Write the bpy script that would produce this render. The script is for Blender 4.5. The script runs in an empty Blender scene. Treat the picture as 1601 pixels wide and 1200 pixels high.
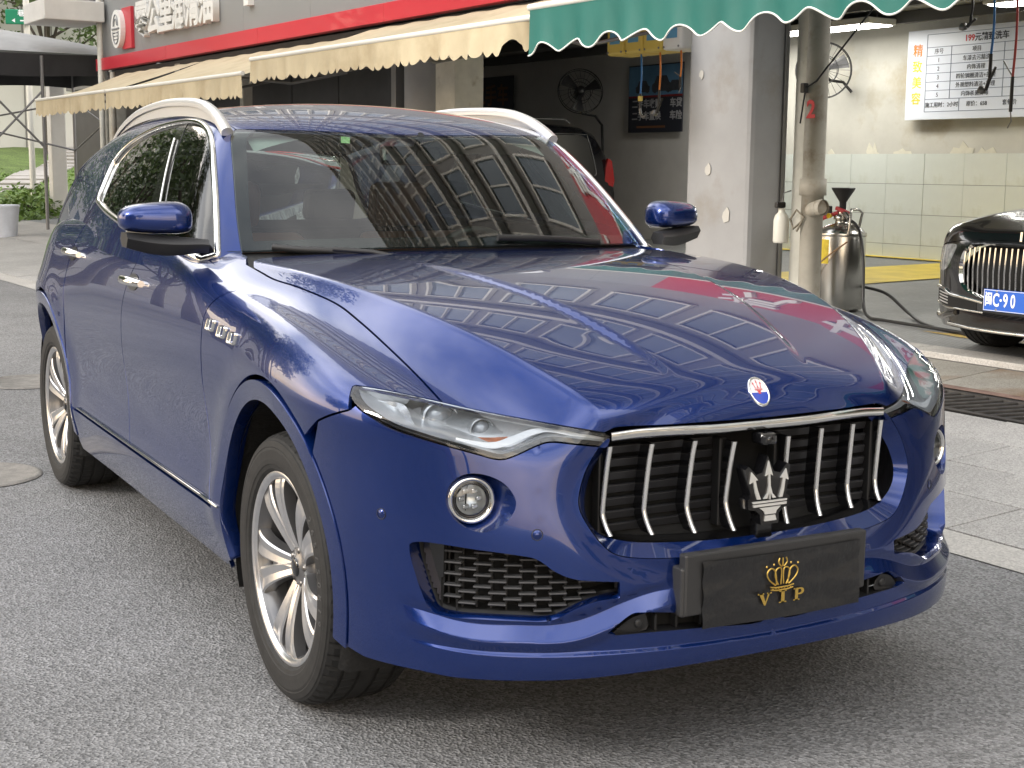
import bpy, bmesh, math, random
import numpy as np
from mathutils import Vector, Matrix
from mathutils.geometry import delaunay_2d_cdt
random.seed(7); rng = np.random.default_rng(7)
scene = bpy.context.scene
COL = scene.collection
# ------------------------------------------------------------------ camera
CAMC = np.array([2.18749391, 3.59741911, 1.45593231]); CAMF = 2227.51576
CYAW, CPIT, CROL = -2.07115389, -0.149679792, 0.0100856856
_F = np.array([math.cos(CPIT)*math.cos(CYAW), math.cos(CPIT)*math.sin(CYAW), math.sin(CPIT)])
_R = np.cross(_F, [0, 0, 1]); _R /= np.linalg.norm(_R); _U = np.cross(_R, _F)
_R, _U = math.cos(CROL)*_R + math.sin(CROL)*_U, -math.sin(CROL)*_R + math.cos(CROL)*_U
cd = bpy.data.cameras.new('camera'); cam = bpy.data.objects.new('camera', cd); COL.objects.link(cam)
cam.matrix_world = Matrix(((_R[0], _U[0], -_F[0], CAMC[0]), (_R[1], _U[1], -_F[1], CAMC[1]), (_R[2], _U[2], -_F[2], CAMC[2]), (0, 0, 0, 1)))
cd.sensor_width = 36.0; cd.lens = 36.0*CAMF/1601.0; cd.clip_start = 0.05; cd.clip_end = 2000
scene.camera = cam
scene.render.resolution_x = 1024; scene.render.resolution_y = 768
# ------------------------------------------------------------------ world, sun, exposure
SUN_AZ, SUN_EL = math.radians(-4), math.radians(28)      # direction towards the sun, azimuth from +X counter-clockwise
w = bpy.data.worlds.new('World'); scene.world = w; w.use_nodes = True
nt = w.node_tree; nt.nodes.clear()
sky = nt.nodes.new('ShaderNodeTexSky'); sky.sky_type = 'NISHITA'; sky.sun_disc = False
sky.sun_elevation = SUN_EL; sky.sun_rotation = math.pi/2 - SUN_AZ
sky.air_density = 1.2; sky.dust_density = 2.0; sky.ozone_density = 1.2
tc = nt.nodes.new('ShaderNodeTexCoord'); mp = nt.nodes.new('ShaderNodeMapping'); mp.inputs['Scale'].default_value = (1.3, 1.3, 3.6)
nz = nt.nodes.new('ShaderNodeTexNoise'); nz.inputs['Scale'].default_value = 1.25; nz.inputs['Detail'].default_value = 5; nz.inputs['Roughness'].default_value = 0.48
cr = nt.nodes.new('ShaderNodeValToRGB'); cr.color_ramp.elements[0].position = 0.30; cr.color_ramp.elements[1].position = 0.68
mx = nt.nodes.new('ShaderNodeMix'); mx.data_type = 'RGBA'
mx.inputs['B'].default_value = (17.5, 16.4, 15.0, 1)
bg = nt.nodes.new('ShaderNodeBackground'); bg.inputs['Strength'].default_value = 0.15
out = nt.nodes.new('ShaderNodeOutputWorld')
L = nt.links.new
sx_ = nt.nodes.new('ShaderNodeSeparateXYZ'); mrz = nt.nodes.new('ShaderNodeMapRange'); mrz.inputs['From Min'].default_value = 0.02; mrz.inputs['From Max'].default_value = 0.45
cm = nt.nodes.new('ShaderNodeMix'); cm.data_type = 'RGBA'; cm.inputs['A'].default_value = (21.0, 15.5, 9.8, 1); cm.inputs['B'].default_value = (16.8, 16.4, 15.8, 1)      # evening clouds: warmer towards the horizon
L(tc.outputs['Generated'], sx_.inputs['Vector']); L(sx_.outputs['Z'], mrz.inputs['Value']); L(mrz.outputs['Result'], cm.inputs['Factor']); L(cm.outputs['Result'], mx.inputs['B'])
L(tc.outputs['Generated'], mp.inputs['Vector']); L(mp.outputs['Vector'], nz.inputs['Vector']); L(nz.outputs['Fac'], cr.inputs['Fac'])
L(cr.outputs['Color'], mx.inputs['Factor']); L(sky.outputs['Color'], mx.inputs['A']); L(mx.outputs['Result'], bg.inputs['Color']); L(bg.outputs['Background'], out.inputs['Surface'])
sd = bpy.data.lights.new('sun', 'SUN'); sd.energy = 1.4; sd.angle = math.radians(12); sd.color = (1.0, 0.95, 0.89)
sun = bpy.data.objects.new('sun', sd); COL.objects.link(sun)
sun.rotation_euler = Vector((-math.cos(SUN_EL)*math.cos(SUN_AZ), -math.cos(SUN_EL)*math.sin(SUN_AZ), -math.sin(SUN_EL))).to_track_quat('-Z', 'Y').to_euler()
sun.location = (8, -4, 12)
scene.view_settings.view_transform = 'Standard'; scene.view_settings.look = 'None'
scene.view_settings.exposure = 0.74; scene.view_settings.gamma = 1.0; scene.view_settings.use_curve_mapping = False
# ------------------------------------------------------------------ materials
def srgb(*c):
    if len(c) == 1 and isinstance(c[0], str):
        h = c[0]; c = [int(h[i:i+2], 16)/255 for i in (0, 2, 4)]
    return tuple((v/12.92 if v <= 0.04045 else ((v+0.055)/1.055)**2.4) for v in c)
def setin(b, k, v):
    if k in b.inputs: b.inputs[k].default_value = v
MATS = {}
def mat(name, col=(.5, .5, .5), rough=.5, metal=0.0, coat=0.0, coat_rough=.03, var=0.0, vscale=6.0, bump=0.0, bscale=60.0, spec=None, emit=None, estr=0.0, stain=None, sscale=1.5, sthr=(.55, .75), rvar=0.0, detail=6, stretch=None, bdist=.01):
    """principled material; 'var' mottles the colour, 'stain' blends another colour through large noise"""
    m = bpy.data.materials.new(name); m.use_nodes = True; MATS[name] = m
    t = m.node_tree; b = t.nodes['Principled BSDF']; lk = t.links.new
    b.inputs['Base Color'].default_value = (*col, 1); setin(b, 'Roughness', rough); setin(b, 'Metallic', metal)
    setin(b, 'Coat Weight', coat); setin(b, 'Coat Roughness', coat_rough)
    if spec is not None: setin(b, 'Specular IOR Level', spec)
    if emit: setin(b, 'Emission Color', (*emit, 1)); setin(b, 'Emission Strength', estr)
    if var or bump or stain or rvar:
        g = t.nodes.new('ShaderNodeTexCoord'); vec = g.outputs['Object']
        if stretch:
            mpn = t.nodes.new('ShaderNodeMapping'); mpn.inputs['Scale'].default_value = stretch; lk(vec, mpn.inputs['Vector']); vec = mpn.outputs['Vector']
    colout = None
    if var:
        n = t.nodes.new('ShaderNodeTexNoise'); n.inputs['Scale'].default_value = vscale; n.inputs['Detail'].default_value = detail; n.inputs['Roughness'].default_value = .62; lk(vec, n.inputs['Vector'])
        r = t.nodes.new('ShaderNodeValToRGB'); r.color_ramp.elements[0].position = .3; r.color_ramp.elements[1].position = .7
        r.color_ramp.elements[0].color = (*[max(0, c*(1-var)) for c in col], 1); r.color_ramp.elements[1].color = (*[min(1, c*(1+var)) for c in col], 1)
        lk(n.outputs['Fac'], r.inputs['Fac']); colout = r.outputs['Color']
    if stain:
        n = t.nodes.new('ShaderNodeTexNoise'); n.inputs['Scale'].default_value = sscale; n.inputs['Detail'].default_value = 8; n.inputs['Roughness'].default_value = .65; lk(vec, n.inputs['Vector'])
        r = t.nodes.new('ShaderNodeValToRGB'); r.color_ramp.elements[0].position = sthr[0]; r.color_ramp.elements[1].position = sthr[1]; lk(n.outputs['Fac'], r.inputs['Fac'])
        mm = t.nodes.new('ShaderNodeMix'); mm.data_type = 'RGBA'; lk(r.outputs['Color'], mm.inputs['Factor'])
        if colout: lk(colout, mm.inputs['A'])
        else: mm.inputs['A'].default_value = (*col, 1)
        mm.inputs['B'].default_value = (*stain, 1); colout = mm.outputs['Result']
    if colout: lk(colout, b.inputs['Base Color'])
    if rvar:
        n = t.nodes.new('ShaderNodeTexNoise'); n.inputs['Scale'].default_value = vscale*1.7; n.inputs['Detail'].default_value = 5; lk(vec, n.inputs['Vector'])
        r = t.nodes.new('ShaderNodeMapRange'); r.inputs['To Min'].default_value = max(0, rough-rvar); r.inputs['To Max'].default_value = min(1, rough+rvar); lk(n.outputs['Fac'], r.inputs['Value']); lk(r.outputs['Result'], b.inputs['Roughness'])
    if bump:
        n = t.nodes.new('ShaderNodeTexNoise'); n.inputs['Scale'].default_value = bscale; n.inputs['Detail'].default_value = 4; lk(vec, n.inputs['Vector'])
        bp = t.nodes.new('ShaderNodeBump'); bp.inputs['Strength'].default_value = bump; bp.inputs['Distance'].default_value = bdist; lk(n.outputs['Fac'], bp.inputs['Height']); lk(bp.outputs['Normal'], b.inputs['Normal'])
    return m
def glassmat(name, tint=(.8, .9, .87), rough=.0, refl=.04, gain=1.0):
    """thin clear sheet: see-through with Fresnel reflection"""
    m = bpy.data.materials.new(name); m.use_nodes = True; MATS[name] = m
    t = m.node_tree; t.nodes.clear(); o = t.nodes.new('ShaderNodeOutputMaterial')
    tr = t.nodes.new('ShaderNodeBsdfTransparent'); tr.inputs['Color'].default_value = (*tint, 1)
    gl = t.nodes.new('ShaderNodeBsdfGlossy'); gl.inputs['Roughness'].default_value = rough; gl.inputs['Color'].default_value = (1, 1, 1, 1)
    fr = t.nodes.new('ShaderNodeFresnel'); fr.inputs['IOR'].default_value = 1.55
    mu = t.nodes.new('ShaderNodeMath'); mu.operation = 'MULTIPLY'; mu.inputs[1].default_value = gain; mu.use_clamp = True
    ms = t.nodes.new('ShaderNodeMixShader')
    lk = t.links.new; lk(fr.outputs['Fac'], mu.inputs[0]); lk(mu.outputs[0], ms.inputs['Fac']); lk(tr.outputs[0], ms.inputs[1]); lk(gl.outputs[0], ms.inputs[2]); lk(ms.outputs[0], o.inputs['Surface'])
    return m
# ------------------------------------------------------------------ mesh helpers
def setp(o, label=None, cat=None, group=None, kind=None):
    if label: o['label'] = label
    if cat: o['category'] = cat
    if group: o['group'] = group
    if kind: o['kind'] = kind
    return o
def empty(name, loc=(0, 0, 0), rz=0.0, label=None, cat=None, group=None):
    o = bpy.data.objects.new(name, None); COL.objects.link(o); o.location = loc; o.rotation_euler = (0, 0, rz); o.empty_display_size = .1
    return setp(o, label, cat, group)
class MB:
    """collects vertices and faces, builds ONE mesh object"""
    def __init__(s): s.v = []; s.f = []; s.m = []; s.sm = []
    def add(s, vs, fs, mi=0, smooth=False):
        n = len(s.v); s.v += [tuple(map(float, p)) for p in vs]; s.f += [tuple(n+i for i in f) for f in fs]; s.m += [mi]*len(fs); s.sm += [smooth]*len(fs); return s
    def box(s, c, d, M=None, mi=0, bev=0.0):
        x, y, z = (k/2 for k in d); b = min(bev, x*.9, y*.9, z*.9)
        if b <= 0:
            P = [(sx*x, sy*y, sz*z) for sx in (-1, 1) for sy in (-1, 1) for sz in (-1, 1)]
            Fs = [(0, 1, 3, 2), (4, 6, 7, 5), (0, 4, 5, 1), (2, 3, 7, 6), (0, 2, 6, 4), (1, 5, 7, 3)]
        else:
            bm = bmesh.new(); bmesh.ops.create_cube(bm, size=1.0)
            for q in bm.verts: q.co = (q.co.x*2*x, q.co.y*2*y, q.co.z*2*z)
            bmesh.ops.bevel(bm, geom=bm.edges[:], offset=b, segments=2, affect='EDGES', profile=.5)
            bm.verts.index_update(); P = [tuple(q.co) for q in bm.verts]; Fs = [[q.index for q in f.verts] for f in bm.faces]; bm.free()
        P = [Vector(p) for p in P]
        if M is not None: P = [M @ p for p in P]
        return s.add([(p.x+c[0], p.y+c[1], p.z+c[2]) for p in P], Fs, mi)
    def tube(s, pts, r, seg=10, mi=0, caps=True, closed=False, flat=1.0, up=None):
        pts = [np.array(p, float) for p in pts]; n = len(pts); rs = r if hasattr(r, '__len__') else [r]*n
        T = []
        for i in range(n):
            a = pts[(i-1) % n if closed else max(i-1, 0)]; b = pts[(i+1) % n if closed else min(i+1, n-1)]
            d = b-a; T.append(d/(np.linalg.norm(d)+1e-12))
        u = np.array(up, float) if up is not None else (np.array([0, 0, 1.]) if abs(T[0][2]) < .9 else np.array([1., 0, 0]))
        V = []
        for i in range(n):
            u = (np.array(up, float) if up is not None else u); u = u - T[i]*(u@T[i]); u /= np.linalg.norm(u)+1e-12; b = np.cross(T[i], u)
            for k in range(seg):
                a = 2*math.pi*k/seg; V.append(pts[i] + rs[i]*(math.cos(a)*b + flat*math.sin(a)*u))
        Fs = []
        for i in range(n if closed else n-1):
            j = (i+1) % n
            for k in range(seg):
                l = (k+1) % seg; Fs.append((i*seg+k, i*seg+l, j*seg+l, j*seg+k))
        s.add(V, Fs, mi, True)
        if caps and not closed:
            s.add(V[:seg], [tuple(range(seg))[::-1]], mi); s.add(V[-seg:], [tuple(range(seg))], mi)
        return s
    def lathe(s, prof, axis='z', seg=32, c=(0, 0, 0), mi=0, smooth=True, arc=None):
        """prof: list of (r, h)"""
        n = len(prof); V = []
        for k in range(seg):
            a = 2*math.pi*k/seg; ca, sa = math.cos(a), math.sin(a)
            for r, h in prof:
                p = {'z': (r*ca, r*sa, h), 'x': (h, r*ca, r*sa), 'y': (r*sa, h, r*ca)}[axis]
                V.append((p[0]+c[0], p[1]+c[1], p[2]+c[2]))
        Fs = []
        for k in range(seg):
            l = (k+1) % seg
            for i in range(n-1): Fs.append((k*n+i, l*n+i, l*n+i+1, k*n+i+1))
        return s.add(V, Fs, mi, smooth)
    def grid(s, P, mi=0, smooth=True, flip=False, closed=False):
        """P: (a,b,3) array"""
        a, b = len(P), len(P[0]); V = [p for r in P for p in r]; Fs = []
        for i in range(a if closed else a-1):
            i2 = (i+1) % a
            for j in range(b-1):
                q = (i*b+j, i2*b+j, i2*b+j+1, i*b+j+1); Fs.append(q[::-1] if flip else q)
        return s.add(V, Fs, mi, smooth)
    def prism(s, poly, h0, h1, T=lambda x, y, z: (x, y, z), mi=0, caps=True):
        n = len(poly); V = [T(x, y, h0) for x, y in poly]+[T(x, y, h1) for x, y in poly]
        a2 = sum(poly[i][0]*poly[(i+1) % n][1]-poly[(i+1) % n][0]*poly[i][1] for i in range(n))
        Fs = [(i, (i+1) % n, (i+1) % n+n, i+n) for i in range(n)]
        if caps: Fs += [tuple(range(n))[::-1], tuple(range(n, 2*n))]
        if a2 < 0: Fs = [f[::-1] for f in Fs]
        return s.add(V, Fs, mi)
    def mesh(s, name, mats, fixn=False):
        me = bpy.data.meshes.new(name); me.from_pydata(s.v, [], s.f); me.update()
        for m in (mats if isinstance(mats, (list, tuple)) else [mats]): me.materials.append(m)
        me.polygons.foreach_set('material_index', s.m); me.polygons.foreach_set('use_smooth', s.sm)
        if fixn:
            bm = bmesh.new(); bm.from_mesh(me); bmesh.ops.recalc_face_normals(bm, faces=bm.faces[:]); bm.to_mesh(me); bm.free()
        me.update(); return me
    def build(s, name, mats, parent=None, loc=None, rot=None, fixn=False):
        o = bpy.data.objects.new(name, s.mesh(name, mats, fixn)); COL.objects.link(o)
        if parent is not None: o.parent = parent
        if loc is not None: o.location = loc
        if rot is not None: o.rotation_euler = rot
        return o
def inst(name, me, parent=None, loc=(0, 0, 0), rot=(0, 0, 0), scale=(1, 1, 1)):
    o = bpy.data.objects.new(name, me); COL.objects.link(o); o.parent = parent; o.location = loc; o.rotation_euler = rot; o.scale = scale; return o
def copy_tree(o, parent=None):
    c = o.copy(); COL.objects.link(c); c.parent = parent
    for ch in list(o.children): copy_tree(ch, c)
    return c
def text_mesh(s, size=1.0, extrude=0.0, bold=0.0, align='CENTER', res=4):
    """flat lettering as mesh data in the local xy plane, centred"""
    cu = bpy.data.curves.new('lettering', 'FONT'); cu.body = s; cu.size = size; cu.extrude = extrude; cu.offset = bold; cu.align_x = align; cu.align_y = 'CENTER'; cu.resolution_u = res
    o = bpy.data.objects.new('lettering', cu); COL.objects.link(o)
    dg = bpy.context.evaluated_depsgraph_get(); me = bpy.data.meshes.new_from_object(o.evaluated_get(dg))
    bpy.data.objects.remove(o); bpy.data.curves.remove(cu); return me
def catmull(P, n=8, closed=False):
    P = [np.array(p, float) for p in P]; m = len(P); o = []
    for i in range(m if closed else m-1):
        if closed: a, b, c, d = P[i-1], P[i], P[(i+1) % m], P[(i+2) % m]
        else: a, b, c, d = P[max(i-1, 0)], P[i], P[i+1], P[min(i+2, m-1)]
        for k in range(n):
            t = k/n; o.append(.5*((2*b)+(c-a)*t+(2*a-5*b+4*c-d)*t*t+(3*b-a-3*c+d)*t**3))
    if not closed: o.append(P[-1])
    return np.array(o)
def resample(P, n=None, step=None, closed=False):
    P = np.asarray(P, float)
    if closed: P = np.vstack([P, P[:1]])
    s = np.r_[0, np.cumsum(np.linalg.norm(np.diff(P, axis=0), axis=1))]
    if n is None: n = max(3, int(round(s[-1]/step))+(0 if closed else 1))
    t = np.linspace(0, s[-1], n, endpoint=not closed)
    return np.stack([np.interp(t, s, P[:, i]) for i in range(P.shape[1])], 1)
def cubic(xs, ys):
    """natural cubic spline, linear outside"""
    xs = np.array(xs, float); ys = np.array(ys, float); o = np.argsort(xs); xs, ys = xs[o], ys[o]; n = len(xs); h = np.diff(xs)
    A = np.zeros((n, n)); r = np.zeros(n); A[0, 0] = A[-1, -1] = 1
    for i in range(1, n-1):
        A[i, i-1] = h[i-1]; A[i, i] = 2*(h[i-1]+h[i]); A[i, i+1] = h[i]; r[i] = 6*((ys[i+1]-ys[i])/h[i]-(ys[i]-ys[i-1])/h[i-1])
    M = np.linalg.solve(A, r)
    s0 = (ys[1]-ys[0])/h[0]-h[0]*(2*M[0]+M[1])/6; s1 = (ys[-1]-ys[-2])/h[-1]+h[-1]*(M[-2]+2*M[-1])/6
    def f(x):
        x = np.asarray(x, float); xc = np.clip(x, xs[0], xs[-1]); i = np.clip(np.searchsorted(xs, xc)-1, 0, n-2); hh = h[i]; a = xs[i+1]-xc; b = xc-xs[i]
        y = M[i]*a**3/(6*hh)+M[i+1]*b**3/(6*hh)+(ys[i]/hh-M[i]*hh/6)*a+(ys[i+1]/hh-M[i+1]*hh/6)*b
        return y+np.where(x < xs[0], (x-xs[0])*s0, 0)+np.where(x > xs[-1], (x-xs[-1])*s1, 0)
    return f
def sstep(a, b, x): t = np.clip((x-a)/(b-a), 0, 1); return t*t*(3-2*t)
def inpoly(P, poly):
    P = np.asarray(P); poly = np.asarray(poly); x, y = P[:, 0], P[:, 1]; r = np.zeros(len(P), bool); n = len(poly); j = n-1
    for i in range(n):
        xi, yi = poly[i]; xj, yj = poly[j]
        if yi != yj: r ^= ((yi > y) != (yj > y)) & (x < (xj-xi)*(y-yi)/(yj-yi)+xi)
        j = i
    return r
# ------------------------------------------------------------------ shared materials
PAINT = mat('car_paint_blue', (.0014, .021, .145), rough=.27, metal=.68, coat=1.0, coat_rough=.008, stain=(.30, .33, .40), sscale=150, sthr=(.765, .82))
GLOSSBLACK = mat('gloss_black', (.006, .006, .007), rough=.12, coat=.6)
PLASTIC = mat('black_plastic', (.014, .014, .015), rough=.5, bump=.15, bscale=400, bdist=.002)
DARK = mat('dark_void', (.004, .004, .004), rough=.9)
CHROME = mat('chrome', (.82, .82, .80), rough=.07, metal=1.0)
SATIN = mat('satin_aluminium', (.72, .72, .71), rough=.34, metal=.75)
RUBBER = mat('tyre_rubber', (.010, .010, .010), rough=.72, var=.5, vscale=30, bump=.2, bscale=250, bdist=.002)
WSGLASS = glassmat('windscreen_glass', (.66, .80, .75), gain=.85)
PRIV = glassmat('tinted_glass', (.10, .115, .10), gain=1.25)
LENS = glassmat('lamp_lens', (.93, .95, .96), gain=1.1)
# ================================================================== the place: street, apron, shop row
E1 = np.array([0.07334236, -0.99730682, 0]); EO = np.array([0.99730682, 0.07334236, 0])
BRZ = math.atan2(-E1[1], -E1[0])                      # local x runs along the shop front, y into the shop, z up
def BW(a, d, z=0.0): p = -E1*a-EO*d; return (p[0], p[1], z)
def bthing(name, a, d, z, label, cat, group=None, rz=0.0): return empty(name, BW(a, d, z), BRZ+rz, label, cat, group)
def bput(o, a, d, z, rz=0.0): o.location = BW(a, d, z); o.rotation_euler = (0, 0, BRZ+rz); return o
def bstruct(mb, name, m, a=0, d=0, z=0, kind='structure', fixn=False): o = mb.build(name, m, fixn=fixn); bput(o, a, d, z); o['kind'] = kind; return o
def ground_mat(name, c, grain, var=.35, bump=.5, big=.18, rough=.85, bscale=None, stain=None):
    m = bpy.data.materials.new(name); m.use_nodes = True; MATS[name] = m; t = m.node_tree; b = t.nodes['Principled BSDF']; lk = t.links.new
    g = t.nodes.new('ShaderNodeTexCoord'); v = t.nodes.new('ShaderNodeTexVoronoi'); v.inputs['Scale'].default_value = grain; v.feature = 'F1'; lk(g.outputs['Object'], v.inputs['Vector'])
    n1 = t.nodes.new('ShaderNodeTexNoise'); n1.inputs['Scale'].default_value = grain*1.1; n1.inputs['Detail'].default_value = 3; lk(g.outputs['Object'], n1.inputs['Vector'])
    n2 = t.nodes.new('ShaderNodeTexNoise'); n2.inputs['Scale'].default_value = .9; n2.inputs['Detail'].default_value = 9; n2.inputs['Roughness'].default_value = .7; lk(g.outputs['Object'], n2.inputs['Vector'])
    sep = t.nodes.new('ShaderNodeSeparateColor'); lk(v.outputs['Color'], sep.inputs['Color'])
    a = t.nodes.new('ShaderNodeMath'); a.operation = 'ADD'; lk(sep.outputs['Red'], a.inputs[0]); lk(n1.outputs['Fac'], a.inputs[1])
    r = t.nodes.new('ShaderNodeMapRange'); r.inputs['From Min'].default_value = .3; r.inputs['From Max'].default_value = 1.7; r.inputs['To Min'].default_value = 1-var; r.inputs['To Max'].default_value = 1+var; lk(a.outputs[0], r.inputs['Value'])
    r2 = t.nodes.new('ShaderNodeMapRange'); r2.inputs['From Min'].default_value = .3; r2.inputs['From Max'].default_value = .7; r2.inputs['To Min'].default_value = 1-big; r2.inputs['To Max'].default_value = 1+big; lk(n2.outputs['Fac'], r2.inputs['Value'])
    mu = t.nodes.new('ShaderNodeMath'); mu.operation = 'MULTIPLY'; lk(r.outputs[0], mu.inputs[0]); lk(r2.outputs[0], mu.inputs[1])
    mixc = t.nodes.new('ShaderNodeMix'); mixc.data_type = 'RGBA'; mixc.blend_type = 'MULTIPLY'; mixc.inputs['Factor'].default_value = 1; mixc.inputs['A'].default_value = (*c, 1); lk(mu.outputs[0], mixc.inputs['B'])
    colr = mixc.outputs['Result']
    if stain:
        n3 = t.nodes.new('ShaderNodeTexNoise'); n3.inputs['Scale'].default_value = 1.3; n3.inputs['Detail'].default_value = 6; lk(g.outputs['Object'], n3.inputs['Vector']); cr3 = t.nodes.new('ShaderNodeValToRGB'); cr3.color_ramp.elements[0].position = .52; cr3.color_ramp.elements[1].position = .68; lk(n3.outputs['Fac'], cr3.inputs['Fac'])
        m3 = t.nodes.new('ShaderNodeMix'); m3.data_type = 'RGBA'; lk(cr3.outputs['Color'], m3.inputs['Factor']); lk(colr, m3.inputs['A']); m3.inputs['B'].default_value = (*stain, 1); colr = m3.outputs['Result']
    lk(colr, b.inputs['Base Color']); setin(b, 'Roughness', rough)
    bp = t.nodes.new('ShaderNodeBump'); bp.inputs['Strength'].default_value = bump; bp.inputs['Distance'].default_value = .006; lk(v.outputs['Distance'], bp.inputs['Height']); lk(bp.outputs['Normal'], b.inputs['Normal'])
    return m
ASPH = ground_mat('asphalt', (.19, .19, .192), 115, .62, .8, .20)
CONC = ground_mat('pavement_granite', (.34, .33, .315), 160, .40, .25, .16, .75)
KERBM = ground_mat('kerb_stone', (.40, .385, .36), 120, .25, .2, .18, .8)
APRON = ground_mat('apron_stone', (.30, .285, .25), 140, .35, .25, .25, .55, stain=(.16, .085, .035))
SHOPC = ground_mat('far_paving', (.36, .35, .33), 60, .2, .15, .15)
LAWN = ground_mat('lawn', (.10, .15, .035), 30, .5, .6, .35, .95)
mb = MB(); N = 24
mb.add([(-130, -70, 0), (60, -70, 0), (60, 1.9, 0), (-130, 1.9, 0)], [(0, 1, 2, 3)]); bstruct(mb, 'road', ASPH)
mb = MB(); mb.add([(-600, -600, -.3), (600, -600, -.3), (600, 600, -.3), (-600, 600, -.3)], [(0, 1, 2, 3)]); bstruct(mb, 'ground', SHOPC)
def gz(d):                                            # height of the apron, rising gently to the shops
    return float(np.interp(d, [1.9, 2.15, 4.10, 4.60, 5.30, 5.36, 5.6, 13.0], [0.004, .012, .105, .13, .185, .215, .235, .33]))
def strip(d0, d1, a0=-60, a1=20, dz=0.0, n=1):
    m_ = MB(); dd = np.linspace(d0, d1, n+1); m_.grid([[(a, d, gz(d)+dz) for d in dd] for a in (a0, a1)], smooth=False, flip=True); return m_
# kerb stones along the carriageway
kb = MB(); kb.add([(-60, 1.9, .002), (20, 1.9, .002), (20, 2.15, .010), (-60, 2.15, .010)], [(0, 1, 2, 3)]); kerb = bstruct(kb, 'kerb', KERBM, z=.002)
# pavement bed and granite slabs
bed = strip(2.15, 4.10, dz=-.018); pave = bstruct(bed, 'pavement', mat('slab_joint', (.12, .115, .105), .9))
SW, SD = .80, .475
th_p = math.atan2(gz(4.1)-gz(2.15), 4.1-2.15)
slabm = [MB().box((0, 0, 0), (SW-.006, SD-.006, .03), bev=.003).mesh('slab', CONC) for _ in range(1)]
for i in range(-26, 8):
    for j in range(4):
        a = i*SW+(j % 2)*SW*.5; d = 2.16+SD*(j+.5)+.005
        if a < -16: continue
        o = inst('slab', slabm[0], pave, (a, d, gz(d)-.015+.002*math.sin(i*3.7+j*5.1)), (th_p+.001*math.sin(i*7+j), .001*math.sin(i*5+j*3), 0))
fp = MB(); fp.grid([[(a, d, gz(d)-.004) for d in (2.15, 4.10)] for a in (-60, -16.2)], smooth=False, flip=True); bstruct(fp, 'far_pavement', SHOPC)
# drain channel with grating
mb = MB(); z0, z1 = gz(4.10), gz(4.60)
mb.add([(-16, 4.10, z0), (9, 4.10, z0), (9, 4.10, z0-.12), (-16, 4.10, z0-.12)], [(0, 1, 2, 3)]); mb.add([(-16, 4.60, z1), (9, 4.60, z1), (9, 4.60, z1-.12), (-16, 4.60, z1-.12)], [(3, 2, 1, 0)]); mb.add([(-16, 4.10, z0-.12), (9, 4.10, z0-.12), (9, 4.60, z1-.12), (-16, 4.60, z1-.12)], [(0, 1, 2, 3)])
drain = bstruct(mb, 'drain_channel', mat('drain_inside', (.02, .02, .02), .9))
GRAT = mat('cast_iron', (.075, .07, .065), rough=.55, metal=.5, var=.4, vscale=9)
gb = MB().box((0, 0, 0), (.034, .44, .022), Matrix.Rotation(-.42, 3, 'Z'), bev=.004).mesh('grate_bar', GRAT)
thd = math.atan2(z1-z0, .5)
k = 0; a = -6.0
while a < 2.6:
    inst('grate_bar', gb, drain, (a, 4.35, (z0+z1)/2-.010), (thd, 0, 0)); a += .105; k += 1
for dd in (4.125, 4.575): MB().box((-3.5, dd, gz(dd)-.012), (25, .05, .026)).build('grate_frame', GRAT, drain)
for d0, d1, nm in ((4.60, 4.68, 'drain_edge'),):
    m_ = strip(d0, d1, -16, 9, .006); bstruct(m_, nm, mat('drain_edge_brick', (.20, .13, .105), .85, var=.3, vscale=8))
m_ = strip(4.10, 4.70, -60, -15.95); bstruct(m_, 'far_drain_cover', KERBM)
# stone apron in large slabs, then the raised edge
apb = strip(4.66, 5.34, dz=-.016); ap = bstruct(apb, 'apron', MATS['slab_joint'])
ths = math.atan2(gz(5.3)-gz(4.68), .62)
asl = MB().box((0, 0, 0), (1.19, .645, .03), bev=.003).mesh('slab', APRON)
for i in range(-13, 6): inst('slab', asl, ap, (i*1.2+.35, 5.005, gz(5.005)-.015), (ths, 0, 0))
es = MB().box((0, 0, 0), (.98, .27, .09), bev=.008).mesh('edge_stone', KERBM)
edge = bstruct(MB().box((-4.5, 5.47, .12), (23, .2, .12)), 'bay_edge', MATS['slab_joint'])
m_ = strip(4.66, 5.60, -60, -15.9, .002, 3); bstruct(m_, 'far_apron', SHOPC)
for i in range(-16, 7): inst('edge_stone', es, edge, (i*.99, 5.475, gz(5.475)-.036), (.02, 0, 0))
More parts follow.
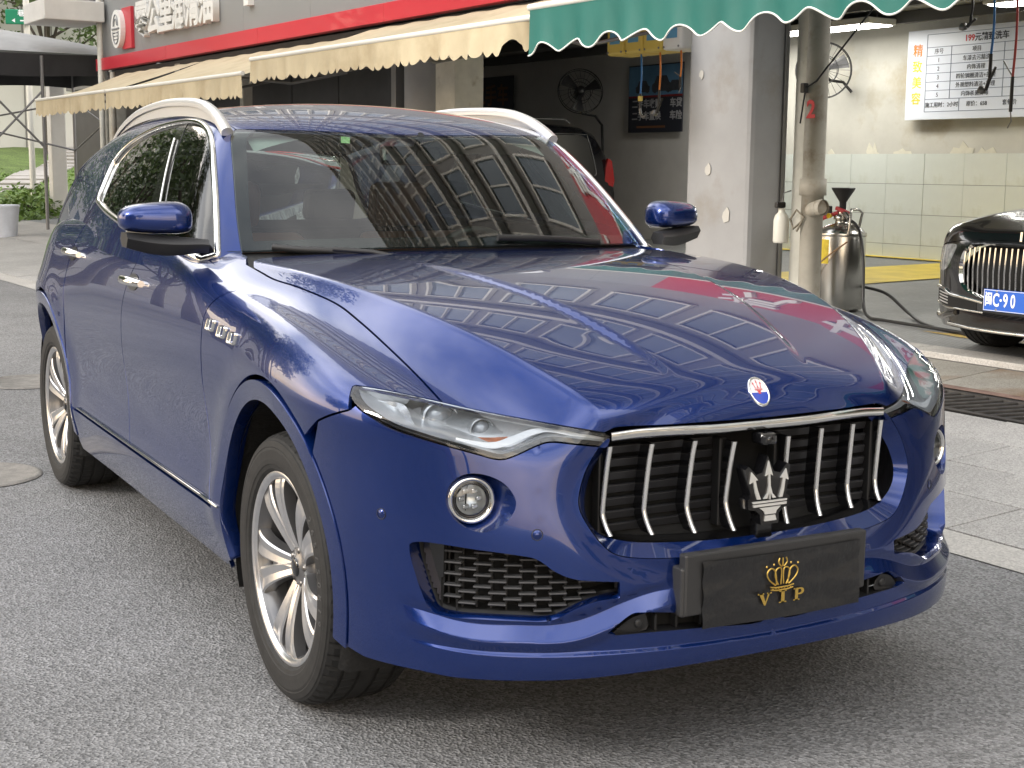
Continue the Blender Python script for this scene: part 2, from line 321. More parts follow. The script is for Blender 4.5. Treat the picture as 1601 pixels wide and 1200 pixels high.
# bay floor: grey interlocking mesh tiles, yellow paint
def gridfloor(name, c, sc=22):
    m = bpy.data.materials.new(name); m.use_nodes = True; MATS[name] = m; t = m.node_tree; b = t.nodes['Principled BSDF']; lk = t.links.new
    g = t.nodes.new('ShaderNodeTexCoord'); br = t.nodes.new('ShaderNodeTexBrick'); br.inputs['Scale'].default_value = sc; br.inputs['Mortar Size'].default_value = .035; br.inputs['Color1'].default_value = (*c, 1); br.inputs['Color2'].default_value = (*[v*.8 for v in c], 1); br.inputs['Mortar'].default_value = (*[v*.22 for v in c], 1); br.inputs['Brick Width'].default_value = .9; br.inputs['Row Height'].default_value = .9
    n = t.nodes.new('ShaderNodeTexNoise'); n.inputs['Scale'].default_value = 1.1; n.inputs['Detail'].default_value = 6; lk(g.outputs['Object'], n.inputs['Vector'])
    mr = t.nodes.new('ShaderNodeMapRange'); mr.inputs['To Min'].default_value = .6; mr.inputs['To Max'].default_value = 1.35; lk(n.outputs['Fac'], mr.inputs['Value'])
    mm = t.nodes.new('ShaderNodeMix'); mm.data_type = 'RGBA'; mm.blend_type = 'MULTIPLY'; mm.inputs['Factor'].default_value = 1
    lk(g.outputs['Object'], br.inputs['Vector']); lk(br.outputs['Color'], mm.inputs['A']); lk(mr.outputs[0], mm.inputs['B']); lk(mm.outputs['Result'], b.inputs['Base Color']); setin(b, 'Roughness', .5)
    bp = t.nodes.new('ShaderNodeBump'); bp.inputs['Strength'].default_value = .6; bp.inputs['Distance'].default_value = .008; lk(br.outputs['Fac'], bp.inputs['Height']); bp.invert = True; lk(bp.outputs['Normal'], b.inputs['Normal']); return m
FLG = gridfloor('floor_grid_grey', (.20, .205, .205)); FLY = gridfloor('floor_grid_yellow', (.50, .34, .05))
m_ = strip(5.6, 14.0, -40, 12, n=1); bstruct(m_, 'bay_floor', FLG)
YP = mat('yellow_floor_paint', (.55, .42, .05), .6, var=.2, vscale=3)
def patch(poly, name, m, dz=.004): return bstruct(MB().add([(a, d, gz(d)+dz) for a, d in poly], [tuple(range(len(poly)))]), name, m)
patch([(-9.05, 7.0), (-7.25, 7.0), (-7.45, 12.2), (-8.95, 12.2)], 'floor_marking', YP)
patch([(-13, 12.30), (-5, 12.30), (-5, 12.48), (-13, 12.48)], 'floor_marking', YP)
patch([(-4.1, 6.20), (-3.2, 6.35), (-2.4, 6.1), (-3.2, 6.05)], 'floor_marking', FLY)
# manhole covers in the road
IRON = mat('manhole_iron', (.20, .19, .175), rough=.75, metal=.1, var=.3, vscale=12, bump=.8, bscale=40)
for (a, d, r) in ((-6.33, -.02, .33), (-3.45, -1.00, .30)):
    o = MB().lathe([(r, .004), (r-.012, .010), (r-.03, .010), (r-.034, .005), (.001, .006)], 'z', 48).build('manhole_cover', IRON); bput(o, a, d, 0)
    setp(o, 'round rusty manhole cover in the asphalt '+('behind the rear wheel of the blue car' if r > .31 else 'beside the rear wheel, cut by the picture edge' if False else 'out in the lane beside the blue car'), 'manhole cover')
# ================================================================== shop row
WALLP = mat('painted_wall', (.50, .49, .44), rough=.75, var=.10, vscale=1.6, stain=(.36, .30, .19), sscale=.9, sthr=(.52, .72), bump=.08, bscale=20)
WALLD = mat('bay_wall_grey', (.58, .57, .55), rough=.8, var=.10, vscale=1.2)
TILE = mat('glazed_wall_tile', (.60, .64, .60), rough=.22, var=.05, vscale=2, stain=(.42, .43, .33), sscale=.8, sthr=(.55, .78))
GROUT = mat('tile_grout', (.10, .11, .10), .9)
PIERM = mat('pier_plaster', (.31, .315, .325), rough=.6, var=.10, vscale=1.3, stain=(.24, .22, .19), sscale=1.1, sthr=(.55, .75), bump=.06, bscale=12)
ALUW = mat('aged_white_frame', (.55, .54, .48), rough=.55, var=.12, vscale=5, stain=(.28, .24, .17), sscale=3.5, sthr=(.58, .72))
PIPEM = mat('pvc_pipe_dirty', (.40, .38, .33), rough=.55, var=.15, vscale=4, stain=(.22, .17, .11), sscale=2.6, sthr=(.52, .7))
DOORD = mat('shutter_dark', (.045, .045, .048), rough=.55, var=.2, vscale=3)
FASC = mat('fascia_grey_panel', (.26, .27, .275), rough=.38, metal=.2, var=.03, vscale=.6)
REDB = mat('fascia_red_band', (.50, .022, .040), rough=.4, coat=.2)
LETW = mat('sign_letter_white', (.70, .70, .68), rough=.45); SLABW = mat('canopy_render', (.62, .61, .58), rough=.8, var=.08, vscale=2)
BEIGE = mat('awning_beige_canvas', (.50, .43, .29), rough=.85, var=.10, vscale=1.5, stain=(.36, .29, .18), sscale=1.6, sthr=(.48, .78), bump=.12, bscale=9, bdist=.02)
TEAL = mat('awning_green_canvas', (.008, .115, .095), rough=.6, var=.14, vscale=1.2, bump=.10, bscale=7, bdist=.02); WTRIM = mat('awning_white_trim', (.72, .74, .70), .6); BARW = mat('awning_bar_white', (.66, .65, .60), .45)
STEEL = mat('grey_steel', (.22, .22, .22), rough=.4, metal=.7)
# building shell: upper floors over the shops
bld = bthing('shop_building', 0, 6.2, 0, 'long grey-fronted shop row with open car wash bays', 'building')
def bpart(name, m, par, boxes, bev=0.0):
    b = MB()
    for c, d in boxes: b.box(c, d, bev=bev)
    return b.build(name, m, par)
H2 = 41.5
UPW = mat('upper_wall_tiles', (.22, .22, .215), rough=.6, var=.12, vscale=1.0); UPG = mat('upper_window_glass', (.10, .13, .15), rough=.05, metal=.3, coat=1.0)
bpart('upper_wall', UPW, bld, [((-7, .60, 4.75+(H2-4.75)/2), (44, .7, H2-4.75))])
for fl_ in range(12):
    for i in range(18):
        x = -27.6+2.35*i; z = 6.6+2.9*fl_
        wn = bpart('window', UPG, bld, [((x, .235, z), (1.75, .05, 1.5))]); bpart('window_frame', BARW, wn, [((x, .19, z+.79), (1.9, .09, .08)), ((x, .19, z-.79), (1.9, .12, .08)), ((x-.91, .19, z), (.07, .09, 1.5)), ((x+.91, .19, z), (.07, .09, 1.5)), ((x, .19, z), (.05, .08, 1.5))])
[bpart('floor_band', SLABW, bld, [((-7, .15, 8.05+2.9*k_), (44.4, .5, .22))]) for k_ in range(11)]; bpart('parapet', SLABW, bld, [((-7, .3, H2+.15), (44.6, 1.0, .4))])
bpart('roof_slab', SLABW, bld, [((-7, 4.2, H2-.1), (44, 8, .2))])
# fascia: panels and red band
bpart('fascia_backing', FASC, bld, [((-8.8, .10, 4.02), (32.0, .2, 1.45))])
for i in range(13): bpart('fascia_panel', FASC, bld, [((-23.56+2.4*i, -.012, 4.10), (2.394, .024, 1.29))], .002)
for i in range(8): bpart('red_band', REDB, bld, [((-22.8+4.0*i-.0, -.05, 3.375), (3.992, .14, .225))], .003)
bpart('end_panel', FASC, bld, [((-24.83, .55, 4.02), (.04, 1.1, 1.45))])
bpart('beam', mat('beam_dark', (.10, .10, .10), .8), bld, [((-8.8, .35, 3.12), (32, .5, .26))])
bpart('ceiling', mat('bay_ceiling', (.30, .30, .30), .9), bld, [((-8.8, 3.35, 3.52), (32, 6.0, .08))])
bpart('back_wall', WALLP, bld, [((-3.3, 6.42, 2.0), (21.0, .2, 3.8))]); bpart('back_wall', WALLD, bld, [((-19.5, 6.42, 2.0), (11.4, .2, 3.8))])
bpart('side_wall', WALLP, bld, [((7.3, 3.4, 2.0), (.2, 6.3, 3.8))]); bpart('end_wall', WALLD, bld, [((-25.1, 3.4, 2.0), (.2, 6.3, 3.8))])
for i in range(4): bpart('ceiling_joist', MATS['beam_dark'], bld, [((-8.8, 1.2+1.45*i, 3.40), (32, .10, .14))])
# dado tiles on the back wall (laid tile by tile)
bpart('tile_bed', GROUT, bld, [((-6.6, 6.305, .98), (13.6, .03, 1.42))])
tm = MB().box((0, 0, 0), (.652, .012, .400), bev=.0015).mesh('wall_tile', TILE)
for i in range(-20, 0):
    for j in range(4):
        zc = 1.715-.2025-.405*j
        if zc < .2: continue
        inst('wall_tile', tm, bld, (-11.63+.657*(i+20)+.33-.66, 6.284+.0015*math.sin(i*3.1+j*7), zc), (.002*math.sin(i+j*2.2), 0, .002*math.sin(i*2+j)))
PEEL = mat('peeled_plaster', (.62, .60, .50), .8, var=.1)
for i in range(16):
    a = -11.4+i*.72+.2*math.sin(i*9.1); hh = .09+.08*abs(math.sin(i*4.7)); ww = .10+.14*abs(math.sin(i*2.9))
    n_ = 12; pts = [(ww*math.cos(k*2*math.pi/n_)*(.8+.3*math.sin(k*5+i)), hh*max(-.12, math.sin(k*2*math.pi/n_))*(.8+.35*math.sin(k*3+i*2))) for k in range(n_)]
    MB().prism(pts, 0, .008, lambda x, y, h: (a+x, 6.318-h, 1.70+y)).build('plaster_patch', PEEL, bld, fixn=True)
# piers and posts
pier = bpart('pier', PIERM, bld, [((-6.61, .27, 1.65), (.88, .46, 3.1))], .05); bpart('pier_edge', STEEL, bld, [((-6.162, .42, 1.65), (.02, .03, 3.1))])
bpart('pier_shadow_strip', DARK, bld, [((-6.14, .60, 1.65), (.08, .03, 3.1))]); bpart('frame_post', ALUW, bld, [((-6.04, .56, 1.65), (.165, .09, 3.1))], .006); bpart('frame_post', ALUW, bld, [((-5.925, .56, 1.65), (.03, .05, 3.1))], .004)  # black strip beside the pier is shadow put in as colour
TAPE = mat('tape_mark', (.32, .32, .325), .7)
for (a, z, r) in ((-6.45, 1.06, .05), (-6.85, 2.33, .03), (-6.72, 1.47, .04)):
    n_ = 9; MB().prism([(r*(.7+.5*abs(math.sin(k*2.3+a)))*math.cos(k*2*math.pi/n_), r*1.3*(.7+.5*abs(math.sin(k*1.7+z)))*math.sin(k*2*math.pi/n_)) for k in range(n_)], 0, .004, lambda x, y, h: (a+x, .034-h, z+y)).build('plaster_chip', mat('chip_light', (.50, .49, .46), .8) if 'chip_light' not in MATS else MATS['chip_light'], bld, fixn=True)
bpart('frame_post', ALUW, bld, [((-11.65, .30, 1.65), (.46, .40, 3.1))], .008)
MB().lathe([(.36, .1), (.36, 3.1)], 'z', 40, (-12.65, .50, 0)).build('round_pier', PIERM, bld); bpart('frame_post', STEEL, bld, [((-13.15, .28, 1.65), (.12, .16, 3.1))], .006)
# dark closed fronts further along
for i in range(4): bpart('shop_shutter', DOORD, bld, [((-14.6-1.62*i, .55, 1.62), (1.58, .06, 3.0))], .01)
bpart('frame_post', ALUW, bld, [((-20.85, .22, 1.65), (.24, .26, 3.1))], .008); bpart('frame_post', ALUW, bld, [((-18.05, .2, 1.65), (.14, .16, 3.1))], .008)
for i in range(2): bpart('shop_shutter', DOORD, bld, [((-21.75-1.6*i, .55, 1.62), (1.5, .06, 3.0))], .01)
MB().tube([(-24.5, -.12, .30), (-24.5, -.12, 4.6), (-24.5, .1, 4.62)], .055, 12).build('rain_pipe', ALUW, bld); MB().tube([(-23.9, -.08, .30), (-23.9, -.08, 3.2)], .05, 12).build('rain_pipe', PIPEM, bld)
bpart('frame_post', ALUW, bld, [((-24.72, .25, 1.65), (.16, .3, 3.1))], .006)
# projecting slab at the far end
bpart('end_canopy', SLABW, bld, [((-25.05, -.64, 4.34), (1.5, 1.14, .38))], .02); MB().tube([(-25.6, .1, 4.30), (-25.2, .1, 4.29), (-25.0, .1, 4.20), (-25.0, .1, .30)], .06, 12).build('rain_pipe', ALUW, bld)
# signs --------------------------------------------------------------
def btext(s, size, a, d, z, m, name, par, ext=.012, bold=.0, sx=1.0, align='CENTER'):
    me = text_mesh(s, size, ext, bold, align); me.materials.clear(); me.materials.append(m); o = bpy.data.objects.new(name, me); COL.objects.link(o)
    o.rotation_euler = (math.pi/2, 0, 0 if par else BRZ); o.scale = (sx, 1, 1)
    if par: o.parent = par; o.location = (a, d, z)
    else: o.location = BW(a, d, z); o.rotation_euler = (math.pi/2, 0, BRZ)
    return o
for i, ch in enumerate('零公里润滑油'): btext(ch, .66, -21.98+.632*i, -.09, 3.985, LETW, 'sign_letter', bld, .055, .022, 1.05)
btext('卡', 1.25, -16.4, -.08, 4.30, LETW, 'sign_letter', bld, .06, .02) if False else None
bpart('letter_stroke', LETW, bld, [((-17.22, -.07, 4.32), (.17, .11, .95))]); bpart('letter_stroke', LETW, bld, [((-15.35, -.07, 4.19), (.75, .11, .16))])
lg = bpart('logo_plate', REDB, bld, [((-22.98, -.05, 3.95), (.52, .07, .74))], .004)
A_ = np.linspace(0, 2*math.pi, 32, endpoint=False)
MB().prism([(.29*math.cos(a), .345*math.sin(a)) for a in A_], 0, .09, lambda x, y, h: (-23.32+x, -.086-h, 3.95+y)).build('logo_disc', LETW, lg, fixn=True)
LGR = mat('logo_grey', (.20, .21, .22), .5)
def lgst(pts, r=.016): MB().tube([(-23.32+x, -.180, 3.95+y) for x, y in pts], r, 6).build('logo_stroke', LGR, lg)
lgst(catmull([(-.14, .05), (-.10, .19), (0, .255), (.10, .19), (.14, .05)], 5), .013); lgst(catmull([(-.08, .06), (-.05, .14), (0, .18), (.05, .14), (.08, .06)], 5), .013); lgst([(-.20, 0), (.20, 0)], .018); lgst(catmull([(-.16, -.05), (-.13, -.20), (0, -.27), (.13, -.20), (.16, -.05)], 5), .013)
for y in (-.07, -.13, -.19): lgst([(-.12, y), (-.03, y)], .011); lgst([(.03, y), (.12, y)], .011)
# red sign over the wash bays, beyond the frame but mirrored in the hood
sg = bpart('sign_board', mat('sign_red_panel', (.40, .02, .035), .35, coat=.3), bld, [((-1.6, -.16, 4.12), (9.6, .16, 1.10))], .01); sg['label'] = 'long red sign board above the car wash bays'
for i, ch in enumerate('汽车美容'): btext(ch, .95, -4.6+1.75*i, -.27, 4.10, LETW, 'sign_letter', sg, .04, .02)
# awnings --------------------------------------------------------------
def awning(a0, a1, zb, db, zw, dw, vh, m, label, trim=None, scal=.19, amp=.045, torn=False, group=None):
    t = bthing('awning', (a0+a1)/2, dw, 0, label, 'awning', group); W_ = a1-a0; dd = db-dw
    n = max(24, int(W_/.022)); rows = []
    for i in range(n+1):
        x = -W_/2+W_*i/n; r = []
        for k in range(9):
            u = k/8; r.append((x, u*dd, zw+(zb-zw)*u-.035*math.sin(math.pi*u)*(1+.5*math.sin(x*2.1))+.006*math.sin(x*9+u*5)))
        rows.append(r)
    mb_ = MB().grid(rows); mb_.build('canopy', m, t, fixn=True)
    MB().tube([(-W_/2-.02, dd, zb+.012), (W_/2+.02, dd, zb+.012)], .028, 10).build('front_bar', BARW, t)
    rows = []; edge_ = []
    for i in range(n+1):
        x = -W_/2+W_*i/n; e = (vh-amp+amp*math.cos(2*math.pi*x/scal) if trim else vh-.055+.055*abs(math.sin(math.pi*x/scal))**.7)+.012*math.sin(x*3.3)+.008*math.sin(x*7.7); r = []
        if torn and x > W_/2-.55: e *= .75+.25*math.sin(x*20)
        for k in range(6):
            u = k/5; r.append((x, dd-.012+u*(.018*math.sin(x*11+1.3*math.sin(x*3))+.012*math.sin(x*23))+(.10*u*max(0, (x-W_/2+.5)/.5) if torn else 0), zb-.005-e*u))
        rows.append(r); edge_.append((r[-1][0], r[-1][1]-.004, r[-1][2]))
    MB().grid(rows).build('valance', m, t, fixn=True)
    if trim: MB().tube(edge_, .007, 6).build('valance_trim', trim, t)
    for x in (-W_/2+.35, 0, W_/2-.35):
        MB().tube([(x, -.02, zw-.45), (x, dd*.5, zw-.62), (x, dd, zb-.02)], .018, 8).build('folding_arm', STEEL, t)
    return t
awning(-23.2, -19.14, 2.585, 4.5, 3.14, 6.13, .28, BEIGE, 'beige canvas awning at the far end of the shop row beside the tent', torn=False)
awning(-19.06, -13.55, 2.585, 4.5, 3.14, 6.13, .28, BEIGE, 'middle beige canvas awning of the three, hung slightly low')
awning(-13.25, -7.06, 2.735, 4.5, 3.20, 6.13, .27, BEIGE, 'beige canvas awning with torn right corner beside the green awning', torn=True)
awning(-6.32, 4.6, 2.72, 4.0, 3.24, 6.13, .345, TEAL, 'green canvas awning with white scalloped edge over the wash bay', WTRIM, .42, .042)
# lamp panels in the bay ceiling
LAMP = mat('lamp_panel_lit', (.9, .9, .9), .5, emit=(1.0, .97, .90), estr=18.0)
for (a, d, wd, dp) in ((-11.3, 11.45, 3.5, .5), (-3.0, 8.2, 2.4, .5), (-3.0, 10.6, 2.4, .5), (-6.4, 10.9, 2.0, .4)):  # first panel lengthened out of view to brighten the left bay
    t = bthing('ceiling_light', a, d, 3.30, {-11.3: 'lit white ceiling panel seen under the green awning edge', -6.4: 'small lit ceiling panel over the price board'}.get(a, 'lit ceiling panel above the parked black saloon '+('near the street' if d < 9 else 'near the back wall')), 'light'); MB().box((0, 0, .05), (wd, dp, .08), bev=.01).build('housing', BARW, t); MB().box((0, 0, .004), (wd-.08, dp-.08, .012)).build('diffuser', LAMP, t)
    for x in (-wd/2+.1, wd/2-.1): MB().tube([(x, 0, .09), (x, 0, .20)], .008, 6).build('hanger', STEEL, t)
# price board ---------------------------------------------------------
BOARD = mat('board_white', (.72, .76, .84), rough=.35); LINE = mat('board_lines', (.18, .22, .30), .6); BLKT = mat('board_text', (.03, .035, .05), .6); YEL = mat('board_yellow', (.85, .62, .02), .5); ORG = mat('board_orange', (.80, .25, .02), .5); REDT = mat('board_red', (.62, .04, .05), .5)
pb = bthing('price_board', -8.0, 12.42, 2.15, 'white price board with black table and yellow heading on the tiled wall', 'price board'); BWd = 3.9
MB().box((0, -.02, .575), (BWd, .05, 1.15), bev=.004).build('panel', BOARD, pb)
def btx(s, size, a, z, m, bold=0.0, align='CENTER'): return btext(s, size, a, -.049, z, m, 'board_text', pb, .001, bold, 1.0, align)
x0 = -BWd/2
for i, ch in enumerate('精致美容'): btx(ch, .165, x0+.18, .88-.205*i, ORG if i == 0 else YEL, .002)
def hline(xa, xb, z): MB().box(((xa+xb)/2, -.047, z), (xb-xa, .003, .0075)).build('table_line', LINE, pb)
def vline(x, za, zb): MB().box((x, -.047, (za+zb)/2), (.0075, .0034, zb-za)).build('table_line', LINE, pb)
tx0, tx1 = x0+.33, BWd/2-.06
zs_ = [1.09, .97, .86, .75, .64, .53, .42, .31, .20]; zs_ = [1.085, .955, .845, .735, .625, .515, .405, .295, .165]
for z in [1.085, .955, .845, .735, .625, .515, .405, .295, .10]: hline(tx0, tx1, z-.035 if z < 1.0 and z > .2 else z)
vline(tx0, .10, 1.085); vline(tx1, .10, 1.085); vline(tx0+.40, .26, .92); vline(tx0+1.22, .26, .92); vline(tx0+.56, .10, .26)
btx('199', .105, tx0+.68, 1.00, REDT, .003); btx('元精致洗车', .105, tx0+1.02, 1.00, BLKT, .002)
rows_ = [('序号', '项目'), ('1', '车漆去污精洗'), ('2', '内饰清理'), ('3', '四轮钢圈清洁+护理'), ('4', '外观塑料清洁+护理'), ('5', '内饰杀菌消毒')]
for i, (a_, b_) in enumerate(rows_): zz_ = .862-.110*i; btx(a_, .075, tx0+.20, zz_, BLKT); btx(b_, .072, tx0+.80, zz_, BLKT)
btx('施工用时：2小时', .072, tx0+.28, .182, BLKT); btx('原价：658', .072, tx0+.84, .182, BLKT); btx('套餐价', .072, tx0+1.34, .182, BLKT)
# posters ---------------------------------------------------------------
PDARK = mat('poster_dark', (.025, .028, .04), .5); PBLUE = mat('poster_sky', (.10, .22, .36), .5, var=.3, vscale=1.5); PW = mat('poster_text', (.42, .42, .44), .6); PB = mat('poster_brown', (.20, .09, .04), .6); PCAR = mat('poster_car', (.05, .055, .065), .5, var=.5, vscale=5); PRED = mat('poster_red', (.22, .02, .02), .5)
ps = bthing('poster', -15.35, 12.44, 2.08, 'dark used-car poster with white lettering and pictured cars on the bay wall', 'poster'); MB().box((0, 0, .55), (1.42, .02, 1.10)).build('sheet', PDARK, ps); MB().box((0, -.013, .84), (1.40, .004, .48)).build('picture', PBLUE, ps)
for x, sc_ in ((-.32, 1.0), (.18, 1.35), (.52, .9)):
    pr_ = [(-.24, 0), (-.25, .10), (-.19, .13), (-.13, .23), (.12, .23), (.19, .13), (.25, .11), (.24, 0), (.17, -.03), (.10, 0), (-.10, 0), (-.17, -.03)]
    MB().prism([(x+px_*sc_*.75, .66+py_*sc_*.8) for px_, py_ in pr_], 0, .003, lambda x_, y_, h: (x_, -.0155-h-.001*sc_, y_)).build('pictured_car', PCAR, ps, fixn=True)
MB().box((0, -.012, .585), (1.40, .006, .03)).build('poster_stripe', PRED, ps)
for i, tx in enumerate(('二手车收购', '二手车置换')): btext(tx, .155, -.22, -.014, .46-.20*i, PW, 'poster_text', ps, .001, .004)
for i, tx in enumerate(('车贷', '车险')): btext(tx, .155, .55, -.014, .46-.20*i, PW, 'poster_text', ps, .001, .004)
btext('价格透明 手续齐全', .07, .0, -.014, .09, PW, 'poster_text', ps, .001) if False else MB().box((-.1, -.012, .09), (.75, .004, .035)).build('poster_stripe', PB, ps)
ps = bthing('poster', -20.7, 12.44, 1.95, 'dark poster with brown lettering behind the black van', 'poster'); MB().box((0, 0, .63), (2.1, .02, 1.26)).build('sheet', PDARK, ps); btext('卖二手车', .42, .05, -.014, .88, PB, 'poster_text', ps, .001, .01); btext('买', .42, -.6, -.014, .42, PB, 'poster_text', ps, .001, .01)
# wall fans ---------------------------------------------------------------
FANM = mat('fan_black', (.015, .015, .016), .4)
def fan(a, d, z, yaw, tilt, label, R=.38):
    t = bthing('wall_fan', a, d, z, label, 'fan', rz=yaw); t.rotation_euler[0] = tilt
    for rr, y in ((R, 0), (R*.97, -.05), (R*.97, .05), (R*.5, -.09), (R*.5, .09)): MB().tube([(rr*math.cos(q), y, rr*math.sin(q)) for q in np.linspace(0, 2*math.pi, 40, endpoint=False)], .006, 6, closed=True).build('guard_ring', FANM, t)
    for k in range(24):
        q = 2*math.pi*k/24; mb_ = MB().tube([(.06*math.cos(q), s_*.10, .06*math.sin(q)) if u == 0 else ((R*.5)*math.cos(q), s_*.09, (R*.5)*math.sin(q)) if u == 1 else (R*math.cos(q), 0, R*math.sin(q)) for s_ in (-1,) for u in range(3)], .0028, 4); mb_.build('guard_wire', FANM, t)
    for k in range(3):
        q = 2*math.pi*k/3+.4; G = [[(r*math.cos(q+o), .03*math.sin(3*o)*1.0, r*math.sin(q+o)) for o in np.linspace(-.30, .30, 6)] for r in np.linspace(.06, R*.9, 8)]; MB().grid(G).build('fan_blade', mat('fan_blade_dark', (.02, .02, .022), .35) if 'fan_blade_dark' not in MATS else MATS['fan_blade_dark'], t)
    MB().lathe([(.001, -.11), (.05, -.105), (.07, -.09), (.07, .02), (.085, .06), (.085, .20), (.05, .23), (.001, .235)], 'y', 24).build('motor', FANM, t)
    return t
f = fan(-11.05, 11.95, 2.84, math.radians(50), .0, 'black caged wall fan behind the stained drain pipe'); MB().tube([(0, .18, -.03), (.12, .28, -.12), (.30, .33, -.14), (.42, .30, -.28)], .022, 8).build('bracket', FANM, f)
f = fan(-16.3, 11.6, 2.75, math.radians(65), -.25, 'black fan standing above the roof of the dark van'); MB().tube([(0, .2, 0), (.08, .28, -.3), (.3, .3, -.33), (.4, .25, -.5), (.4, .2, -2.3)], .022, 8).build('stand', FANM, f)
# hose reels with hanging hoses
def reel(a, d, z, n, label, boxm, cols):
    t = bthing('hose_reel', a, d, z, label, 'hose reel')
    for i in range(n):
        x = (i-(n-1)/2)*.30; MB().box((x, 0, .15), (.292, .34, .30), bev=.03).build('reel_box', boxm if i < n-1 else LETW, t); MB().box((x, -.172, .17), (.16, .008, .12)).build('reel_label', mat('reel_label_blue', (.10, .30, .50), .5) if 'reel_label_blue' not in MATS else MATS['reel_label_blue'], t)
        for dx in (-.11, .11): MB().lathe([(0, .174), (.010, .174), (.012, .168)], 'y', 8, (x+dx, -.346, .03)).build('reel_bolt', STEEL, t)
        MB().tube([(x, 0, .28), (x, 0, 3.42-z)], .014, 6).build('hanger', STEEL, t)
    return t
YBOX = mat('reel_yellow', (.62, .47, .10), .45)
reel(-7.93, 6.55, 2.60, 4, 'row of yellow hose reel boxes with white end box under the awning', YBOX, None)
reel(-3.75, 6.55, 2.80, 3, 'hose reel boxes hung at the top of the wash bay', YBOX, None)
def hose(a, d, z0, z1, m, label, end='gun', cat='hose'):
    t = bthing('air_hose', a, d, z1, label, cat); L_ = z0-z1
    MB().tube([(.012*math.sin(u*5), 0, L_*(1-u)) for u in np.linspace(0, .62, 10)], .0095, 8).build('hose', m, t); MB().tube([(.0, 0, L_*.38), (0, 0, L_*.12)], .013, 8).build('grip', FANM, t)
    MB().lathe([(.02, L_), (.028, L_+.02), (.02, L_+.05)], 'z', 10).build('stop_ball', FANM, t)
    if end == 'hook': MB().tube([(0, 0, L_*.14), (.01, 0, .04), (.05, 0, 0), (.09, 0, .02)], .014, 8).build('nozzle', STEEL, t); MB().box((0, 0, L_*.30), (.034, .034, .05)).build('coupler', YBOX, t)
    elif end == 'gun': MB().tube([(0, 0, L_*.12), (-.03, 0, 0)], .014, 8).build('nozzle', FANM, t); MB().tube([(0, 0, L_*.10), (.05, 0, L_*.24)], .010, 6).build('trigger', FANM, t); MB().lathe([(.001, -.03), (.03, -.02), (.036, 0), (.02, .03)], 'z', 12, (-.07, 0, 0)).build('nozzle_head', STEEL, t)
    else: MB().tube([(0, 0, L_*.38), (0, 0, L_*.12), (.01, 0, .05), (-.02, 0, 0)], .005, 6).build('wand', STEEL, t); MB().tube([(0, 0, L_*.38), (-.09, 0, L_*.50)], .006, 6).build('trigger', STEEL, t)
    return t
HB, HO, HR = mat('hose_blue', (.03, .16, .42), .4), mat('hose_orange', (.65, .20, .03), .4), mat('hose_red', (.45, .05, .04), .4)
hose(-8.10, 6.5, 2.60, 1.98, HB, 'blue hanging hose with a hook nozzle under the yellow reels', 'hook'); hose(-7.80, 6.5, 2.60, 2.02, HO, 'amber hanging hose with yellow grip under the reels', 'gun'); hose(-7.48, 6.5, 2.60, 2.20, HO, 'short orange hose under the white end reel box', 'wand')
hose(-3.93, 6.62, 2.80, 2.09, HB, 'blue and green hose with spray gun hanging before the price board', 'gun'); hose(-3.72, 6.62, 2.80, 1.80, HR, 'thin red hose with amber grip and wand before the price board', 'wand'); hose(-4.14, 6.62, 2.80, 2.58, FANM, 'short black cross-handled hose end at the ceiling', 'gun')
# stained drain pipe, marked 2
pp = bthing('drain_pipe', -5.335, 6.20, gz(6.2), 'stained beige drain pipe with a red 2 painted on it', 'pipe'); MB().lathe([(.092, 0), (.092, 1.02), (.112, 1.02), (.112, 1.16), (.092, 1.16), (.090, 3.0)], 'z', 24).build('pipe', PIPEM, pp); MB().tube([(.05, -.05, .90), (.19, -.10, .93)], .062, 16).build('cleanout', PIPEM, pp); MB().lathe([(.0, .0), (.066, 0), (.07, .02), (.066, .05)], 'x', 16, (.17, -.09, .925)).build('cleanout_cap', PIPEM, pp)
btext('2', .20, .035, -.0945, 1.72, REDT, 'pipe_number', pp, .001, .006)
MB().tube([(-.02, -.10, .80), (-.09, -.12, .74), (-.13, -.12, .82), (-.06, -.12, .90), (.02, -.11, .84), (-.05, -.12, .72)], .010, 6).build('cable_tie', mat('cable_grey', (.20, .18, .14), .6), pp)
MB().tube([(.25, .35, 2.55), (.10, -.11, 1.95), (-.02, -.11, 1.90), (-.16, -.02, 1.62)], .008, 6).build('fan_cable', FANM, pp); MB().box((-.02, -.125, 1.90), (.05, .05, .08), bev=.008).build('cable_switch', FANM, pp)
bt = bthing('spray_bottle', -5.53, 6.04, gz(6.0)+.62, 'white plastic spray bottle hung beside the drain pipe', 'bottle'); MB().lathe([(.001, 0), (.06, .0), (.066, .015), (.066, .19), (.056, .23), (.028, .26), (.028, .29)], 'z', 20).build('body', mat('bottle_white', (.66, .66, .60), .4), bt); MB().box((.0, -.02, .32), (.04, .10, .05), bev=.01).build('spray_head', FANM, bt); MB().tube([(0, .0, .34), (0, .02, .42), (.02, .08, .44)], .005, 6).build('hanger', STEEL, bt)
